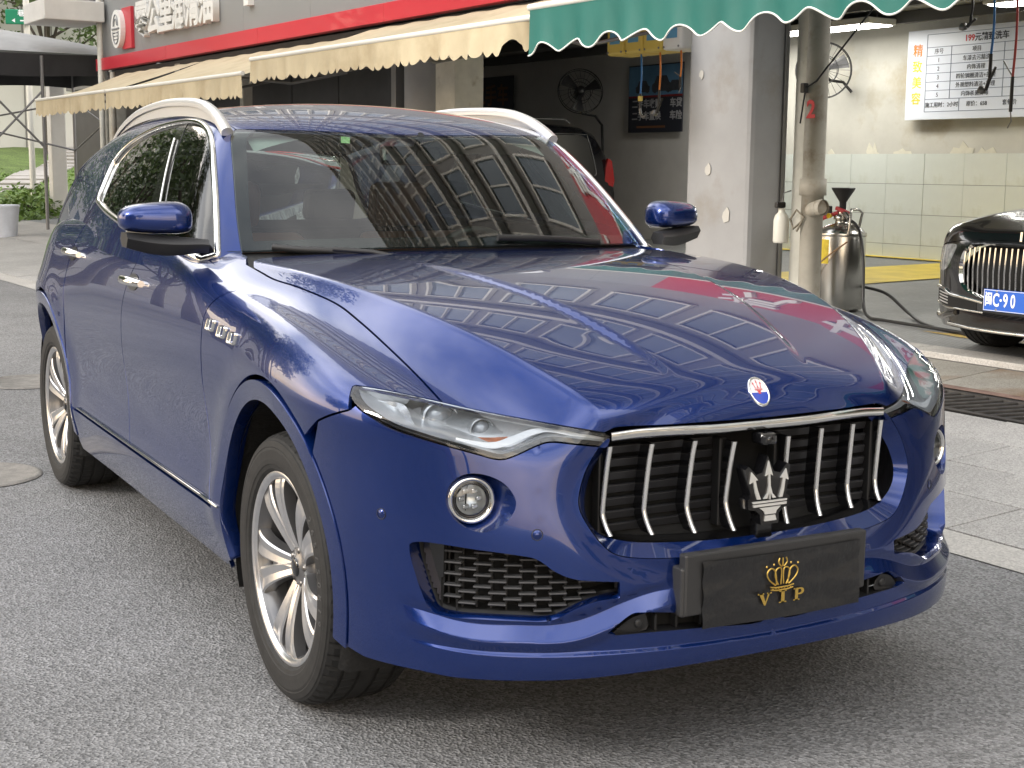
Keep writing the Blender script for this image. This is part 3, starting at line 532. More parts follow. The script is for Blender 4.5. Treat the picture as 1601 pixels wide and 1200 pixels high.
# foam tank ---------------------------------------------------------------
SS = mat('brushed_stainless', (.52, .51, .48), rough=.24, metal=1.0, var=.1, vscale=3); LABY = mat('tank_label_yellow', (.60, .46, .03), .5, var=.3, vscale=14)
tk = bthing('foam_tank', -5.55, 6.78, gz(6.78), 'stainless steel foam sprayer tank with a black funnel beside the drain pipe', 'tank')
MB().lathe([(.001, .02), (.20, .02), (.212, .04), (.212, .66), (.205, .685), (.18, .72), (.12, .755), (.06, .765), (.06, .80), (.075, .80), (.075, .83), (.05, .83), (.05, .845), (.001, .845)], 'z', 48).build('tank_body', SS, tk)
MB().lathe([(.214, .655), (.218, .67), (.214, .685)], 'z', 48).build('tank_seam', SS, tk)
_a = np.radians(np.linspace(-150, -75, 12)); MB().grid([[(.2135*math.cos(q), .2135*math.sin(q), z) for z in (.42, .63)] for q in _a], smooth=True).build('warning_label', LABY, tk)
_a = np.radians(np.linspace(-140, -95, 10)); MB().grid([[(.2135*math.cos(q), .2135*math.sin(q), z) for z in (.335, .36)] for q in _a]).build('tank_print', BLKT, tk)
MB().lathe([(.03, .88), (.03, .95), (.10, 1.06), (.103, 1.075), (.095, 1.073), (.024, .955)], 'z', 24).build('funnel', FANM, tk)
VR = mat('valve_red', (.35, .02, .03), .4)
MB().lathe([(.035, .83), (.04, .84), (.04, .885), (.03, .89)], 'z', 16).build('valve_neck', SS, tk); MB().box((.03, -.03, .875), (.16, .035, .035), Matrix.Rotation(.3, 3, 'Y'), bev=.008).build('valve_lever', VR, tk); MB().tube([(-.02, -.03, .86), (-.16, -.06, .81), (-.24, -.08, .76)], .018, 8).build('valve_arm', VR, tk); MB().box((-.11, -.05, .875), (.04, .04, .08), bev=.008).build('gauge', FANM, tk); MB().lathe([(0, .03), (.02, .028), (.024, 0)], 'y', 12, (-.07, -.10, .83)).build('valve_knob', LABY, tk)
for s in (.16,): MB().tube([(.10, .10, .70), (.12, .12, .86), (.14, .05, .89), (.20, -.10, .89), (.215, -.12, .86), (.20, -.12, .68)], .012, 8).build('handle', SS, tk)
MB().tube([(.03, -.02, .855), (.10, -.06, .85), (.16, -.08, .81)], .022, 10).build('hose_fitting', SS, tk)
for q in (0, 2.1, 4.2): MB().lathe([(.001, 0), (.03, 0), (.03, .025), (.001, .025)], 'z', 12, (.17*math.cos(q), .17*math.sin(q), 0)).build('foot', FANM, tk)
h1 = bthing('black_hose', -5.25, 6.70, 0, 'black rubber hose looping from the foam tank to the floor', 'hose'); z6 = gz(6.5)
MB().tube(catmull([(-.14, .0, z6+.81), (.02, -.04, z6+.72), (.12, -.08, z6+.45), (.20, -.14, z6+.12), (.34, -.22, z6+.02), (.60, -.30, z6+.018), (1.2, -.4, z6+.018), (1.9, -.5, z6+.016)], 8), .014, 8).build('hose', FANM, h1)
h2 = bthing('black_hose', -5.1, 7.2, 0, 'black rubber hose lying across the grey bay floor to the saloon', 'hose'); z7 = gz(7.2)
MB().tube(catmull([(-.35, -.2, z7+.20), (-.1, -.2, z7+.16), (.3, -.35, z7+.03), (.8, -.7, z7), (1.5, -1.0, z7-.003), (2.3, -1.2, z7-.004)], 8), .014, 8).build('hose', FANM, h2)
h3 = bthing('thin_hose', -5.6, 6.56, 0, 'thin tan air line hanging across the steel tank', 'hose'); MB().tube(catmull([(.26, .08, z6+.62), (.16, -.04, z6+.50), (-.04, -.06, z6+.34), (-.15, -.02, z6+.20), (-.2, .0, z6+.02), (-.6, .1, z6+.012)], 8), .007, 6).build('hose', mat('hose_tan', (.42, .26, .14), .5), h3)
# ================================================================== the blue car: implicit body surface
def smax(a, b, k):
    h = np.maximum(k-np.abs(a-b), 0)/k
    return np.maximum(a, b)+h**3*k/6
_KY = [-4.2, -3.4, -2.4, -1.4, -.7, -.45, -.2, .05, .3, .5, .7, .85, .95]
_xi = cubic(_KY, [.44, .44, .44, .44, .437, .413, .381, .343, .2975, .256, .210, .1725, .146])
_zi = cubic(_KY, [1.0, 1.19, 1.26, 1.245, 1.190, 1.1843, 1.178, 1.1617, 1.1265, 1.0778, 1.0043, .9289, .8673])
_xo = cubic(_KY, [.78, .79, .79, .79, .786, .769, .744, .707, .6515, .590, .510, .436, .380])
_zo = cubic(_KY, [.99, 1.18, 1.25, 1.235, 1.172, 1.1638, 1.152, 1.130, 1.093, 1.0457, .9741, .8982, .8342])
_xf = cubic(_KY, [.9, .9, .9, .905, .905, .890, .884, .882, .862, .816, .729, .631, .546])
_zf = cubic(_KY, [.97, 1.17, 1.24, 1.215, 1.125, 1.0975, 1.076, 1.0445, .9965, .9417, .8687, .800, .7466])
def Ttop(x, y):
    x = np.abs(x); xi, zi, xo, zo, xf, zf = _xi(y), _zi(y), _xo(y), _zo(y), _xf(y), _zf(y)
    s = np.clip((x-xi)/(xo-xi), 0, 1)
    d = .014*sstep(-.35, .1, y)*(1-sstep(.55, .80, y))
    mid = zi+(zo-zi)*(s*(.72+.28*s))-d*sstep(0, .036, x-xi)*(1-s)
    inn = zi+.007*(1-np.clip(x/xi, 0, 1)**2)
    e = (x-xo)/(xf-xo)
    def slope(e):
        ep = np.where(e > 0, e, 0); u = np.minimum(ep, 1)
        return -(zo-zf)*(1-(1-u)**2)-np.where(ep > 1, (ep-1)**2*.05, 0)
    rr = .035                                     # round the crease a little
    out = .25*slope(e-rr)+.5*slope(e)+.25*slope(e+rr)
    return np.where(x < xi, inn, mid)+np.where(x > xo-.02, out, 0)
_Pd = cubic([.15, .22, .30, .38, .45, .55, .68, .80, .90, 1.0, 1.1, 1.2, 1.35], [.86, .90, .935, .958, .966, .955, .952, .962, .966, .960, .938, .895, .80])
_Pw = cubic([.15, .25, .40, .6, .8, .9, 1.0, 1.1, 1.2, 1.35], [.92, .94, .95, .953, .957, .958, .950, .925, .875, .78])
_Yf = cubic([.15, .25, .30, .36, .45, .55, .62, .7, .78, .85, .9, 1.0, 1.2], [.90, .930, .944, .945, .94, .93, .922, .908, .892, .874, .858, .80, .62])
Y0, Y1 = .12, -2.95
def Xs(y, z):
    wf = np.exp(-((y-.15)/.55)**2); wr = np.exp(-((y+3.05)/.6)**2); wf = np.where(y > .15, 1, wf); wr = np.where(y < -3.05, 1, wr)
    w = np.clip(wf+wr, 0, 1); x = _Pd(z)*(1-w)+_Pw(z)*w
    for cy in (0.0, -3.004):
        r = np.hypot(y-cy, z-.40); x = x+.010*np.exp(-((r-.50)/.07)**2)*sstep(.30, .45, z)
    x = x+.018*sstep(-.30, .12, y)
    return x+.022*np.exp(-((y+3.0)/.6)**2)*sstep(.4, .8, z)*(1-.8*sstep(.88, 1.06, z))
_zrid = cubic([.2, .34, .42, .50, .56, .66, .76, .83], [.445, .440, .420, .392, .380, .380, .384, .402])
_zspl = cubic([0, .25, .45, .6, .75, .88, .95], [.335, .340, .345, .348, .352, .370, .395])
def Fplan(x, y, z):
    x = np.abs(x); yc = np.clip(y, Y1, Y0); A = Xs(yc, z); n = 2.82+0*z
    Bf = _Yf(z)-Y0; v = np.maximum(y-Y0, 0)/Bf
    Br = 1.10-.08*sstep(.9, 1.2, z); vr = np.maximum(Y1-y, 0)/Br
    q = np.maximum(v, vr); m = np.where(v > 0, n, 2.25)
    f = (((x/A)**m+q**m)**(1/m)-1)*np.where(q > .9, Bf, A)*.92
    fr = sstep(.42, .60, y)
    zr = _zrid(x); wr_ = sstep(.24, .34, x)*(1-sstep(.80, .88, x)); dz = z-zr
    rid = np.where(dz > 0, .010-.55*dz, .010*(1-sstep(0, .035, -dz))); rid = np.where(dz > .034, -.0087*(1-sstep(.034, .06, dz)), rid)
    spl = .007*(1-sstep(-.004, .004, z-_zspl(x)))*(1-sstep(.74, .88, x))
    mo = -.006*np.exp(-((np.hypot(np.abs(x)/1.55, (z-.70)*1.45)-.325)/.035)**2)
    return f-fr*(rid*wr_+spl+mo)
def Fbody(P):
    x, y, z = P[..., 0], P[..., 1], P[..., 2]
    k = (.045+.085*(1-sstep(.2, .75, y)))*(.42+.58*sstep(-1.0, -.35, y))
    return smax(Fplan(x, y, z), (z-Ttop(x, y))*.85, k)
_Rc = cubic([-4.1, -3.7, -3.2, -2.6, -2.0, -1.5, -1.15, -.9], [1.28, 1.46, 1.60, 1.688, 1.711, 1.678, 1.618, 1.565])
def Xg(y, z):
    h = z-1.17; return (.915-.42*h-.30*h*np.abs(h))*(1-.045*((y+1.8)/1.1)**2)
def Fgreen(P):
    x, y, z = np.abs(P[..., 0]), P[..., 1], P[..., 2]
    side = (x-Xg(y, z))*.87
    roof = z-(_Rc(y)-.085*(x/.6)**2.0*.55)
    yb = -.50-.36*(x/.85)**2.2                     # windscreen foot
    ws = (z-(1.150+(yb-y)*.80-.16*np.maximum(yb-y, 0)**2))*.77
    rear = (-y-3.55-(1.45-z)*.9)*.75
    a = smax(ws, roof, .06); a = smax(a, side, .075); return smax(a, rear, .06)
def Fall(P): return np.minimum(Fbody(P), Fgreen(P))
def grad(F, P, h=4e-4):
    g = np.stack([F(P+np.eye(3)[i]*h)-F(P-np.eye(3)[i]*h) for i in range(3)], -1); return g/(np.linalg.norm(g, axis=-1, keepdims=True)+1e-12)
def shoot(F, O, D, t0, t1, off=0.0, steps=160):
    """first crossing from outside (F>0) to inside along O+tD"""
    O = np.atleast_2d(O); D = np.atleast_2d(D); n = max(len(O), len(D)); O = np.broadcast_to(O, (n, 3)); D = np.broadcast_to(D, (n, 3))
    lo = np.full(n, t0, float); hi = np.full(n, np.nan); prev = lo.copy(); done = np.zeros(n, bool)
    for t in np.linspace(t0, t1, steps)[1:]:
        f = F(O+D*t)+off; hit = (f <= 0) & ~done; hi[hit] = t; lo[hit] = prev[hit]; done |= hit; prev[:] = t
        if done.all(): break
    hi = np.where(done, hi, t1); lo = np.where(done, lo, t1)
    for _ in range(26):
        m = (lo+hi)/2; f = F(O+D*m[:, None])+off; inside = f <= 0; hi = np.where(inside, m, hi); lo = np.where(inside, lo, m)
    return O+D*hi[:, None], done
def pxray(p):
    p = np.atleast_2d(np.asarray(p, float)); d = _F+np.outer(p[:, 0]-800.5, _R)/CAMF-np.outer(p[:, 1]-600, _U)/CAMF
    return d/np.linalg.norm(d, axis=1, keepdims=True)
def trace(px, F=None, off=0.0):
    """points of the photograph's outline laid onto the body surface"""
    P, ok = shoot(F or Fall, CAMC[None], pxray(px), 2.2, 8.5, off, 400)
    if not ok.all(): print('TRACE MISS', [tuple(q) for q, k in zip(np.atleast_2d(px), ok) if not k])
    return P
class Dom:
    """projection direction used to parametrise a panel"""
    def __init__(s, d):
        s.d = np.array(d, float)/np.linalg.norm(d); up = np.array([0, 0, 1.]) if abs(s.d[2]) < .95 else np.array([0, 1., 0])
        s.a = np.cross(up, s.d); s.a /= np.linalg.norm(s.a); s.b = np.cross(s.d, s.a)
    def to(s, P): P = np.asarray(P, float); return np.stack([P@s.a, P@s.b], -1)
    def lift(s, q, F, off=0.0):
        O = np.outer(q[:, 0], s.a)+np.outer(q[:, 1], s.b); c = np.array([.3, -.5, .6])@s.d
        P, ok = shoot(F, O, s.d[None], c-3.2, c+3.5, off, 150); return P, ok
class DomCyl:
    c = np.array([0., .02])
    def to(s, P): P = np.asarray(P, float); dx, dy = P[..., 0]-s.c[0], P[..., 1]-s.c[1]; return np.stack([np.arctan2(dx, dy)*.95, P[..., 2]], -1)
    def lift(s, q, F, off=0.0):
        th = q[:, 0]/.95; D = -np.stack([np.sin(th), np.cos(th), 0*th], -1); O = np.stack([s.c[0]+0*th, s.c[1]+0*th, q[:, 1]], -1)-D*1.7
        return shoot(F, O, D, 0, 1.6, off, 60)
def inset(poly, d):
    """move a closed dense polygon inwards"""
    p = np.asarray(poly, float); a2 = np.sum(p[:, 0]*np.roll(p[:, 1], -1)-np.roll(p[:, 0], -1)*p[:, 1])
    t = np.roll(p, -1, 0)-np.roll(p, 1, 0); t /= np.linalg.norm(t, axis=1, keepdims=True)+1e-12
    return p+np.stack([-t[:, 1], t[:, 0]], 1)*d*np.sign(a2)
def panel(name, mats, parent, outline, dom, F=Fall, holes=(), res=.016, gap=.0030, thick=.014, off=0.0, step=.008, mirror=(1,), closedhalf=False, rim=True, lines=(), fine=None):
    """trimmed piece of the body surface; outline = list of 3D points (closed), returns objects for +x and/or -x"""
    ol = resample(dom.to(np.asarray(outline)), step=step, closed=True); o0 = ol; ol = inset(ol, gap) if gap else ol
    if closedhalf: ol[:, 0] = np.where(np.abs(o0[:, 0]) < .002, 0.0, ol[:, 0])
    hs = [inset(resample(dom.to(np.asarray(h)), step=min(step, .006), closed=True), 0.0) for h in holes]
    mn, mxx = ol.min(0), ol.max(0)
    gx, gy = np.meshgrid(np.arange(mn[0], mxx[0], res), np.arange(mn[1], mxx[1], res*.9)); gx = gx+(np.arange(len(gx)) % 2)[:, None]*res*.5
    g = np.stack([gx.ravel(), gy.ravel()], 1); g = g[inpoly(g, ol)]
    for h in hs: g = g[~inpoly(g, h)]
    ls = []
    for l in lines:
        q = resample(dom.to(np.asarray(l)), step=.008); k_ = inpoly(q, ol)
        for h in hs: k_ &= ~inpoly(q, h)
        bd = np.vstack([ol]+hs)
        k_ &= np.sqrt(((q[:, None]-bd[None])**2).sum(-1).min(1)) > .003
        ls.append(q[k_])
    allb = np.vstack([ol]+hs+ls)
    keep = np.ones(len(g), bool)
    for c in range(0, len(g), 4000):
        dd = ((g[c:c+4000, None, :]-allb[None])**2).sum(-1).min(1); keep[c:c+4000] = dd > (min(res*.55, .007))**2
    g = g[keep]
    V = np.vstack([allb, g]); E = []; k = 0; loops = []
    for lp in [ol]+hs:
        n = len(lp); E += [(k+i, k+(i+1) % n) for i in range(n)]; loops.append((k, n)); k += n
    r = delaunay_2d_cdt([Vector(v) for v in V], E, [], 0, 1e-7)
    V2 = np.array([tuple(v) for v in r[0]]); T = np.array([tuple(f) for f in r[2] if len(f) == 3]); orig = r[3]
    cen = V2[T].mean(1); ok = inpoly(cen, ol)
    for h in hs: ok &= ~inpoly(cen, h)
    T = T[ok]; back = {}
    for i, o in enumerate(orig):
        for q in o: back[q] = i
    P, hit = dom.lift(V2, F, off)
    if not hit.all():
        bad = ~hit[T].all(1)
        if bad.any(): print('PANEL', name, 'missed', int((~hit).sum()), 'tris', int(bad.sum())); T = T[~bad]
    N = grad(F, P)
    tn = np.cross(P[T[:, 1]]-P[T[:, 0]], P[T[:, 2]]-P[T[:, 0]]); fl = (tn*N[T].mean(1)).sum(1) < 0; T[fl] = T[fl][:, ::-1]
    Vs = [P]; Ns = [N]; Fs = [tuple(t) for t in T]; base = len(P)
    if rim:
        for (k0, n) in loops:
            idx = np.array([back.get(k0+i, -1) for i in range(n)])
            if (idx < 0).any(): continue
            p = P[idx]; nn = N[idx]; tan = np.roll(p, -1, 0)-np.roll(p, 1, 0); sn = np.cross(tan, nn); sn /= np.linalg.norm(sn, axis=1, keepdims=True)+1e-12
            cenp = p.mean(0); 
            outw = np.sign(((p-cenp)*sn).sum(1).sum()) * (1 if k0 == 0 else -1); sn = sn*(outw if outw else 1)
            q = p-nn*thick; Vs += [p+0, q]; Ns += [sn*.8+nn*.2, sn]
            for i in range(n):
                j = (i+1) % n
                if closedhalf and abs(p[i][0]) < 1e-4 and abs(p[j][0]) < 1e-4: continue
                f = (base+i, base+j, base+n+j, base+n+i)
                a = np.cross(p[j]-p[i], q[i]-p[i])
                Fs.append(f if a@sn[i] > 0 else f[::-1])
            base += 2*n
    Vv = np.vstack(Vs); Nn = np.vstack(Ns); Nn /= np.linalg.norm(Nn, axis=1, keepdims=True)+1e-12
    obs = []
    def mk(sgns):
        vs, ns, fs = [], [], []
        for s in sgns:
            b = len(vs)*len(Vv); vs.append(Vv*[s, 1, 1]); ns.append(Nn*[s, 1, 1]); fs += [tuple(i+b for i in (f if s > 0 else f[::-1])) for f in Fs]
        me = bpy.data.meshes.new(name); me.from_pydata([tuple(v) for v in np.vstack(vs)], [], fs); me.update()
        me.materials.append(mats); me.polygons.foreach_set('use_smooth', [True]*len(me.polygons))
        me.normals_split_custom_set_from_vertices([tuple(v) for v in np.vstack(ns)])
        o = bpy.data.objects.new(name, me); COL.objects.link(o); o.parent = parent; return o
    if closedhalf: return mk((1, -1))
    for s in mirror: obs.append(mk((s,)))
    return obs if len(obs) > 1 else obs[0]
def pxs(L, o=(0, 0), s=1.0, n=6, closed=False):
    """smooth dense pixel curve from readings"""
    return catmull(np.asarray(L, float)/s+np.asarray(o, float), n, closed)
def cat(*a): return np.vstack([np.atleast_2d(q) for q in a])
def MX(P): return np.asarray(P)*[-1, 1, 1]
def circ(cy, cz, r, a0, a1, n=40, x=.95):
    a = np.radians(np.linspace(a0, a1, n)); return np.stack([np.full(n, x), cy+r*np.cos(a), cz+r*np.sin(a)], 1)
car = empty('parked_car', (0, 0, 0), 0, 'deep blue five-door SUV with trident grille and black VIP plate cover', 'car')
SIDEDOM = Dom((-.86, -.12, -.5)); FRONTDOM = DomCyl(); FENDDOM = Dom((-.68, -.38, -.62)); HOODDOM = Dom((0, -.42, -.9)); TOPDOM = Dom((0, 0.001, -1))
def both(fn): return [fn(1), fn(-1)]
# ---- outlines read from the photograph
z5 = dict(o=(500, 560), s=3.48)
HLtop = trace(pxs([(145, 142), (300, 162), (480, 197), (650, 235), (900, 290), (1200, 347), (1450, 392), (1575, 418)], **z5))
HLtip = trace(pxs([(1575, 418), (1590, 440), (1560, 483)], **z5))
HLbot = trace(pxs([(1560, 483), (1400, 468), (1260, 455), (1180, 475), (1060, 530), (975, 550), (850, 520), (650, 465), (500, 420), (380, 378), (280, 320), (205, 265), (160, 200), (145, 142)], **z5))
SHUT = trace(pxs([(692, 629), (650, 584), (600, 536), (562, 502), (525, 474), (470, 450), (430, 437), (411, 427)]))
# ---- bumper, hood, fenders
def P3(L): return np.array(L, float)
z6 = dict(o=(880, 560), s=2.4); z7 = dict(o=(520, 800), s=2.76)
MOUTH = trace(pxs([(953, 684), (936, 702), (917, 735), (907, 768), (906, 792), (916, 815), (938, 846), (963, 866), (1005, 872), (1060, 871), (1120, 866), (1188, 858)]))
MOUTH[-1, 0] = 0.0
MOUTHIN = trace(pxs([(957, 686), (944, 703), (924, 738), (915, 770), (914, 795), (922, 818), (942, 837), (980, 846), (1020, 848), (1080, 846), (1140, 841), (1190, 834)]), off=.035)
MOUTHIN[-1, 0] = 0.0
INTAKE = trace(pxs([(330, 142), (350, 130), (420, 132), (600, 160), (780, 185), (880, 205), (960, 258), (1040, 290), (1140, 300), (1240, 302)], **z7))
INTAKEB = trace(pxs([(1240, 372), (1150, 385), (1060, 415), (940, 470), (800, 472), (600, 462), (500, 452), (425, 425), (385, 350), (355, 260), (335, 190), (330, 142)], **z7))
INT = cat(INTAKE, INTAKEB[:-1])
FOG = trace(pxs([(697, 783), (704, 757), (722, 743), (746, 740), (773, 747), (795, 762), (807, 787), (796, 812), (775, 827), (755, 832), (730, 826), (708, 809)], closed=True))
LIPB = trace(pxs([(543, 985), (560, 1020), (580, 1036), (630, 1044), (703, 1047)]), F=Fbody)
_lz = [(.78, .284), (.70, .284), (.6, .284), (.5, .285), (.38, .288), (.25, .29), (.12, .29), (0, .29)]
def onplan(x, z):
    y = np.linspace(1.05, .1, 400); P = np.stack([np.full(400, x), y, np.full(400, z)], 1); return P[np.argmax(Fbody(P) <= 0)]
LIPC = P3([onplan(x, z) for x, z in _lz]); LIPC[-1, 0] = 0
ARCHF = circ(0, .40, .492, 2, 62, 30)                       # outer edge of the arch trim, front part
def lay(P, dom, F=Fbody, off=0.0):
    Q, ok = dom.lift(dom.to(P), F, off); return Q
# side line of the bumper along the arch trim
A_front = lay(circ(0, .40, .487, -22, 52, 40), SIDEDOM)
SEAM = trace(pxs([(546, 641), (530, 645), (512, 651), (497, 658)]))
i0 = np.argmin(np.linalg.norm(A_front-SEAM[-1], axis=1))
HLb2 = HLbot[::-1]                                          # outer corner -> inner tip
jc = np.argmin(np.linalg.norm(HLb2-SEAM[0], axis=1))
bump_out = cat(LIPC[::-1], P3([onplan(x, .288) for x in (.83, .88, .91)]), A_front[:i0-1][A_front[:i0-1, 2] > .295], SEAM[::-1], HLb2[jc+1:], MOUTH)
# lower slot between blade and splitter
SLOT = trace(pxs([(950, 990), (985, 961), (1006, 957), (1040, 957), (1098, 957), (1190, 948), (1190, 972), (1098, 981), (1010, 989), (965, 993)], n=4))
_xs = np.linspace(0, .905, 110)
def fl(zf, dz): return P3([onplan(x, float(zf(x))+dz) for x in _xs])
BL = [fl(_zspl, d) for d in (-.006, -.002, .002, .006)]+[fl(_zrid, d)[30:] for d in (-.012, -.004, 0.0, .004, .033, .036)]
bumper = panel('front_bumper', PAINT, car, bump_out, FRONTDOM, F=Fbody, holes=[INT, FOG, SLOT], lines=BL, res=.014, gap=.002, closedhalf=True)
hood_c = P3([(0, y, 0) for y in np.linspace(-.60, .862, 30)])
HE = trace(pxs([(962, 670), (1000, 667), (1060, 664), (1120, 660), (1188, 655)])); HE[-1, 0] = 0
COWL = P3([(.80, -.60, 1.13), (.775, -.665, 1.14), (.72, -.69, 1.15), (.60, -.675, 1.16), (.45, -.645, 1.17), (.30, -.615, 1.18), (.15, -.60, 1.185), (0, -.595, 1.187)])
COWL = catmull(COWL, 6)
kH = np.argmin(np.linalg.norm(HLtop-SHUT[0], axis=1))
hood_out = cat(SHUT, COWL, P3([(0, y, Ttop(0, y)) for y in np.linspace(-.55, .8, 20)]), HE[::-1], HLtop[::-1][2:len(HLtop)-kH])
_ys = np.linspace(-.55, .86, 140)
HL_ = [P3([(float(fx(y))+d, y, float(Ttop(fx(y)+d, y))) for y in _ys]) for fx, ds in ((_xo, (-.012, -.004, .004, .012, .022)), (_xi, (-.004, .004, .02, .036, .046))) for d in ds]
hood = panel('hood', PAINT, car, hood_out, HOODDOM, F=Fbody, lines=HL_, res=.012, gap=.0022, closedhalf=True)
# fender
DOORF = P3([(.93, -.46, 1.13), (.955, -.575, 1.03), (.96, -.60, .93), (.96, -.60, .80), (.95, -.575, .66), (.96, -.54, .50), (.95, -.52, .40), (.94, -.51, .30)])
DOORF = catmull(DOORF, 6)
A_rear = lay(circ(0, .40, .487, 196, 60, 60), SIDEDOM); A_all = lay(circ(0, .40, .487, 196, 50, 80), SIDEDOM)
i1 = np.argmin(np.linalg.norm(A_all-SEAM[-1], axis=1))
PIL = P3([(.80, -.60, 1.13), (.79, -.66, 1.15), (.75, -.74, 1.16), (.74, -.86, 1.17), (.78, -.97, 1.17), (.84, -.97, 1.17), (.87, -.80, 1.16), (.90, -.60, 1.14), (.915, -.50, 1.13)])
fend_out = cat(DOORF, P3([(.94, -.47, .29)]), A_all[:i1], SEAM[::-1], HLtop[2:kH], SHUT, PIL[1:])
fender = panel('front_fender', PAINT, car, fend_out, FENDDOM, F=Fbody, res=.014, mirror=(1, -1))
# ---- doors, sills, quarter panels
SEAM2 = catmull(P3([(.84, -1.44, Ttop(.84, -1.44)), (.91, -1.46, 1.14), (.95, -1.53, 1.05), (.955, -1.59, .94), (.955, -1.615, .78), (.95, -1.60, .66), (.955, -1.57, .56), (.955, -1.53, .47), (.955, -1.515, .43)]), 6)
SILLZ = .432
BELTF = catmull(P3([(.912, -.47, 1.13), (.87, -.62, 1.15), (.85, -.8, Ttop(.85, -.8)), (.84, -1.15, Ttop(.84, -1.15)), (.84, -1.44, Ttop(.84, -1.44))]), 6)
BELTR = catmull(P3([(.84, y, Ttop(.84, y)) for y in (-1.44, -1.7, -2.0, -2.3, -2.50)]), 6)
def lineY(y0, y1, z, n=20, x=.95): return P3([(x, y, z) for y in np.linspace(y0, y1, n)])
DF = DOORF[:-10]
DFb = cat(DOORF[DOORF[:, 2] > SILLZ])
front_door_out = cat(DFb[::-1], BELTF[1:-1], SEAM2[SEAM2[:, 2] > SILLZ], lineY(-1.515, -.535, SILLZ))
FD = panel('front_door', PAINT, car, front_door_out, SIDEDOM, F=Fbody, res=.02, mirror=(1, -1))
REDGE = catmull(P3([(.84, -2.50, Ttop(.84, -2.5)), (.91, -2.55, 1.14), (.95, -2.58, .98), (.96, -2.575, .86), (.96, -2.572, .74), (.955, -2.572, .632)]), 6)
AR = circ(-3.004, .40, .487, 74, -4, 60)
AR = AR[(AR[:, 1] > -2.56)]; AR = AR[AR[:, 2] > SILLZ]; AR = AR[AR[:, 2] < .615]
rear_door_out = cat(SEAM2[SEAM2[:, 2] > SILLZ][::-1], BELTR[1:], REDGE[1:-1], AR, lineY(-2.50, -1.515, SILLZ))
RD = panel('rear_door', PAINT, car, rear_door_out, SIDEDOM, F=Fbody, res=.02, mirror=(1, -1))
sill_out = cat(lineY(-.50, -2.52, SILLZ-.004, 40), circ(-3.004, .40, .487, 2, -12, 8), lineY(-2.50, -.50, .27, 40), circ(0, .40, .487, 194, 178, 8))
SILL = panel('sill_panel', PAINT, car, sill_out, SIDEDOM, F=Fbody, res=.022, mirror=(1, -1))
for s in (1, -1):
    L3 = lay(lineY(-.44, -2.40, SILLZ+.012, 60), SIDEDOM, Fbody, -.004); MB().tube(L3*[s, 1, 1], .0075, 8, flat=.6).build('sill_trim', CHROME, car)
q_out = cat(REDGE[::-1], BELTR[-1:], P3([(x_, y_, Ttop(x_, y_)) for x_, y_ in ((.81, -2.7), (.77, -2.95), (.72, -3.2), (.66, -3.45))]), P3([(.70, -3.66, 1.09), (.80, -3.72, .95), (.84, -3.72, .8), (.86, -3.70, .6), (.88, -3.64, .40)]), circ(-3.004, .40, .487, 180, 29, 70))
QP = panel('rear_quarter', PAINT, car, q_out, Dom((-.8, .3, -.5)), F=Fbody, res=.022, mirror=(1, -1))
rear_out = []
for zz in (1.10, .95, .8, .6, .40): rear_out.append((.72 if zz > 1.05 else .84, -3.72, zz))
def rearpt(x, z):
    y = np.linspace(-4.3, -3.0, 300); P = np.stack([np.full(300, x), y, np.full(300, z)], 1); return P[np.argmax(Fbody(P) <= 0)]
rb = cat([rearpt(x, 1.06) for x in np.linspace(0, .72, 12)], [rearpt(x, z) for x, z in ((.80, .95), (.84, .8), (.86, .6), (.87, .40))], [rearpt(x, .36) for x in np.linspace(.85, 0, 14)]); rb[0, 0] = rb[-1, 0] = 0
RB = panel('tailgate_and_bumper', PAINT, car, rb, Dom((-.25, 1, -.15)), F=Fbody, res=.03, closedhalf=True)
# arch trims
for cy, nm in ((0, 'f'), (-3.004, 'r')):
    a0, a1 = (-12, 194) if cy == 0 else (-10, 190)
    ring = cat(circ(cy, .40, .4845, a0, a1, 90), circ(cy, .40, .432, a1, a0, 90))
    panel('wheel_arch_trim', PAINT, car, ring, Dom((-.95, -.05 if cy == 0 else 0, -.25)), F=Fbody, res=.014, gap=0, off=-.004, thick=.05, mirror=(1, -1))
# ---- greenhouse
z1 = dict(o=(40, 150), s=3.75)
DLOt = trace(pxs([(1136, 935), (1126, 640), (1112, 420), (1098, 250), (1066, 176), (1010, 143), (910, 145), (765, 185), (625, 265), (525, 375), (455, 525), (424, 612), (440, 645), (480, 690), (560, 752)], **z1), F=Fgreen)
GDOM = Dom((-.80, -.12, -.5))
yy = np.linspace(DLOt[-1, 1]+.06, DLOt[0, 1]-.03, 24); f0, f1 = DLOt[-1], DLOt[0]
zb = cubic([f0[1], -1.6, -1.2, f1[1]], [f0[2], 1.207, 1.188, f1[2]-.004])
DLO = cat(DLOt, lay(P3([(.9, y, zb(y)) for y in yy]), GDOM, Fgreen))
STRIP = trace(pxs([(378, 395), (374, 372), (369, 330), (364, 262), (361, 225), (362, 209), (368, 202)]), F=Fgreen)
sx, sy = STRIP[-1, 0], STRIP[-1, 1]
GUT = P3([(x, y, 0) for x, y in zip(np.r_[np.linspace(sx, .635, 6), np.full(22, .635), np.linspace(.635, .60, 6)], np.r_[np.linspace(sy, -1.45, 6), np.linspace(-1.5, -3.0, 22), np.linspace(-3.05, -3.35, 6)])])
GUT = lay(GUT, TOPDOM, Fgreen)
CP = lay(catmull(P3([(.62, -3.45, 1.42), (.70, -3.50, 1.28), (.76, -3.45, 1.13), (.80, -3.2, 1.10), (.84, -2.9, 1.10), (.88, -2.5, 1.11)]), 6), GDOM, Fgreen)
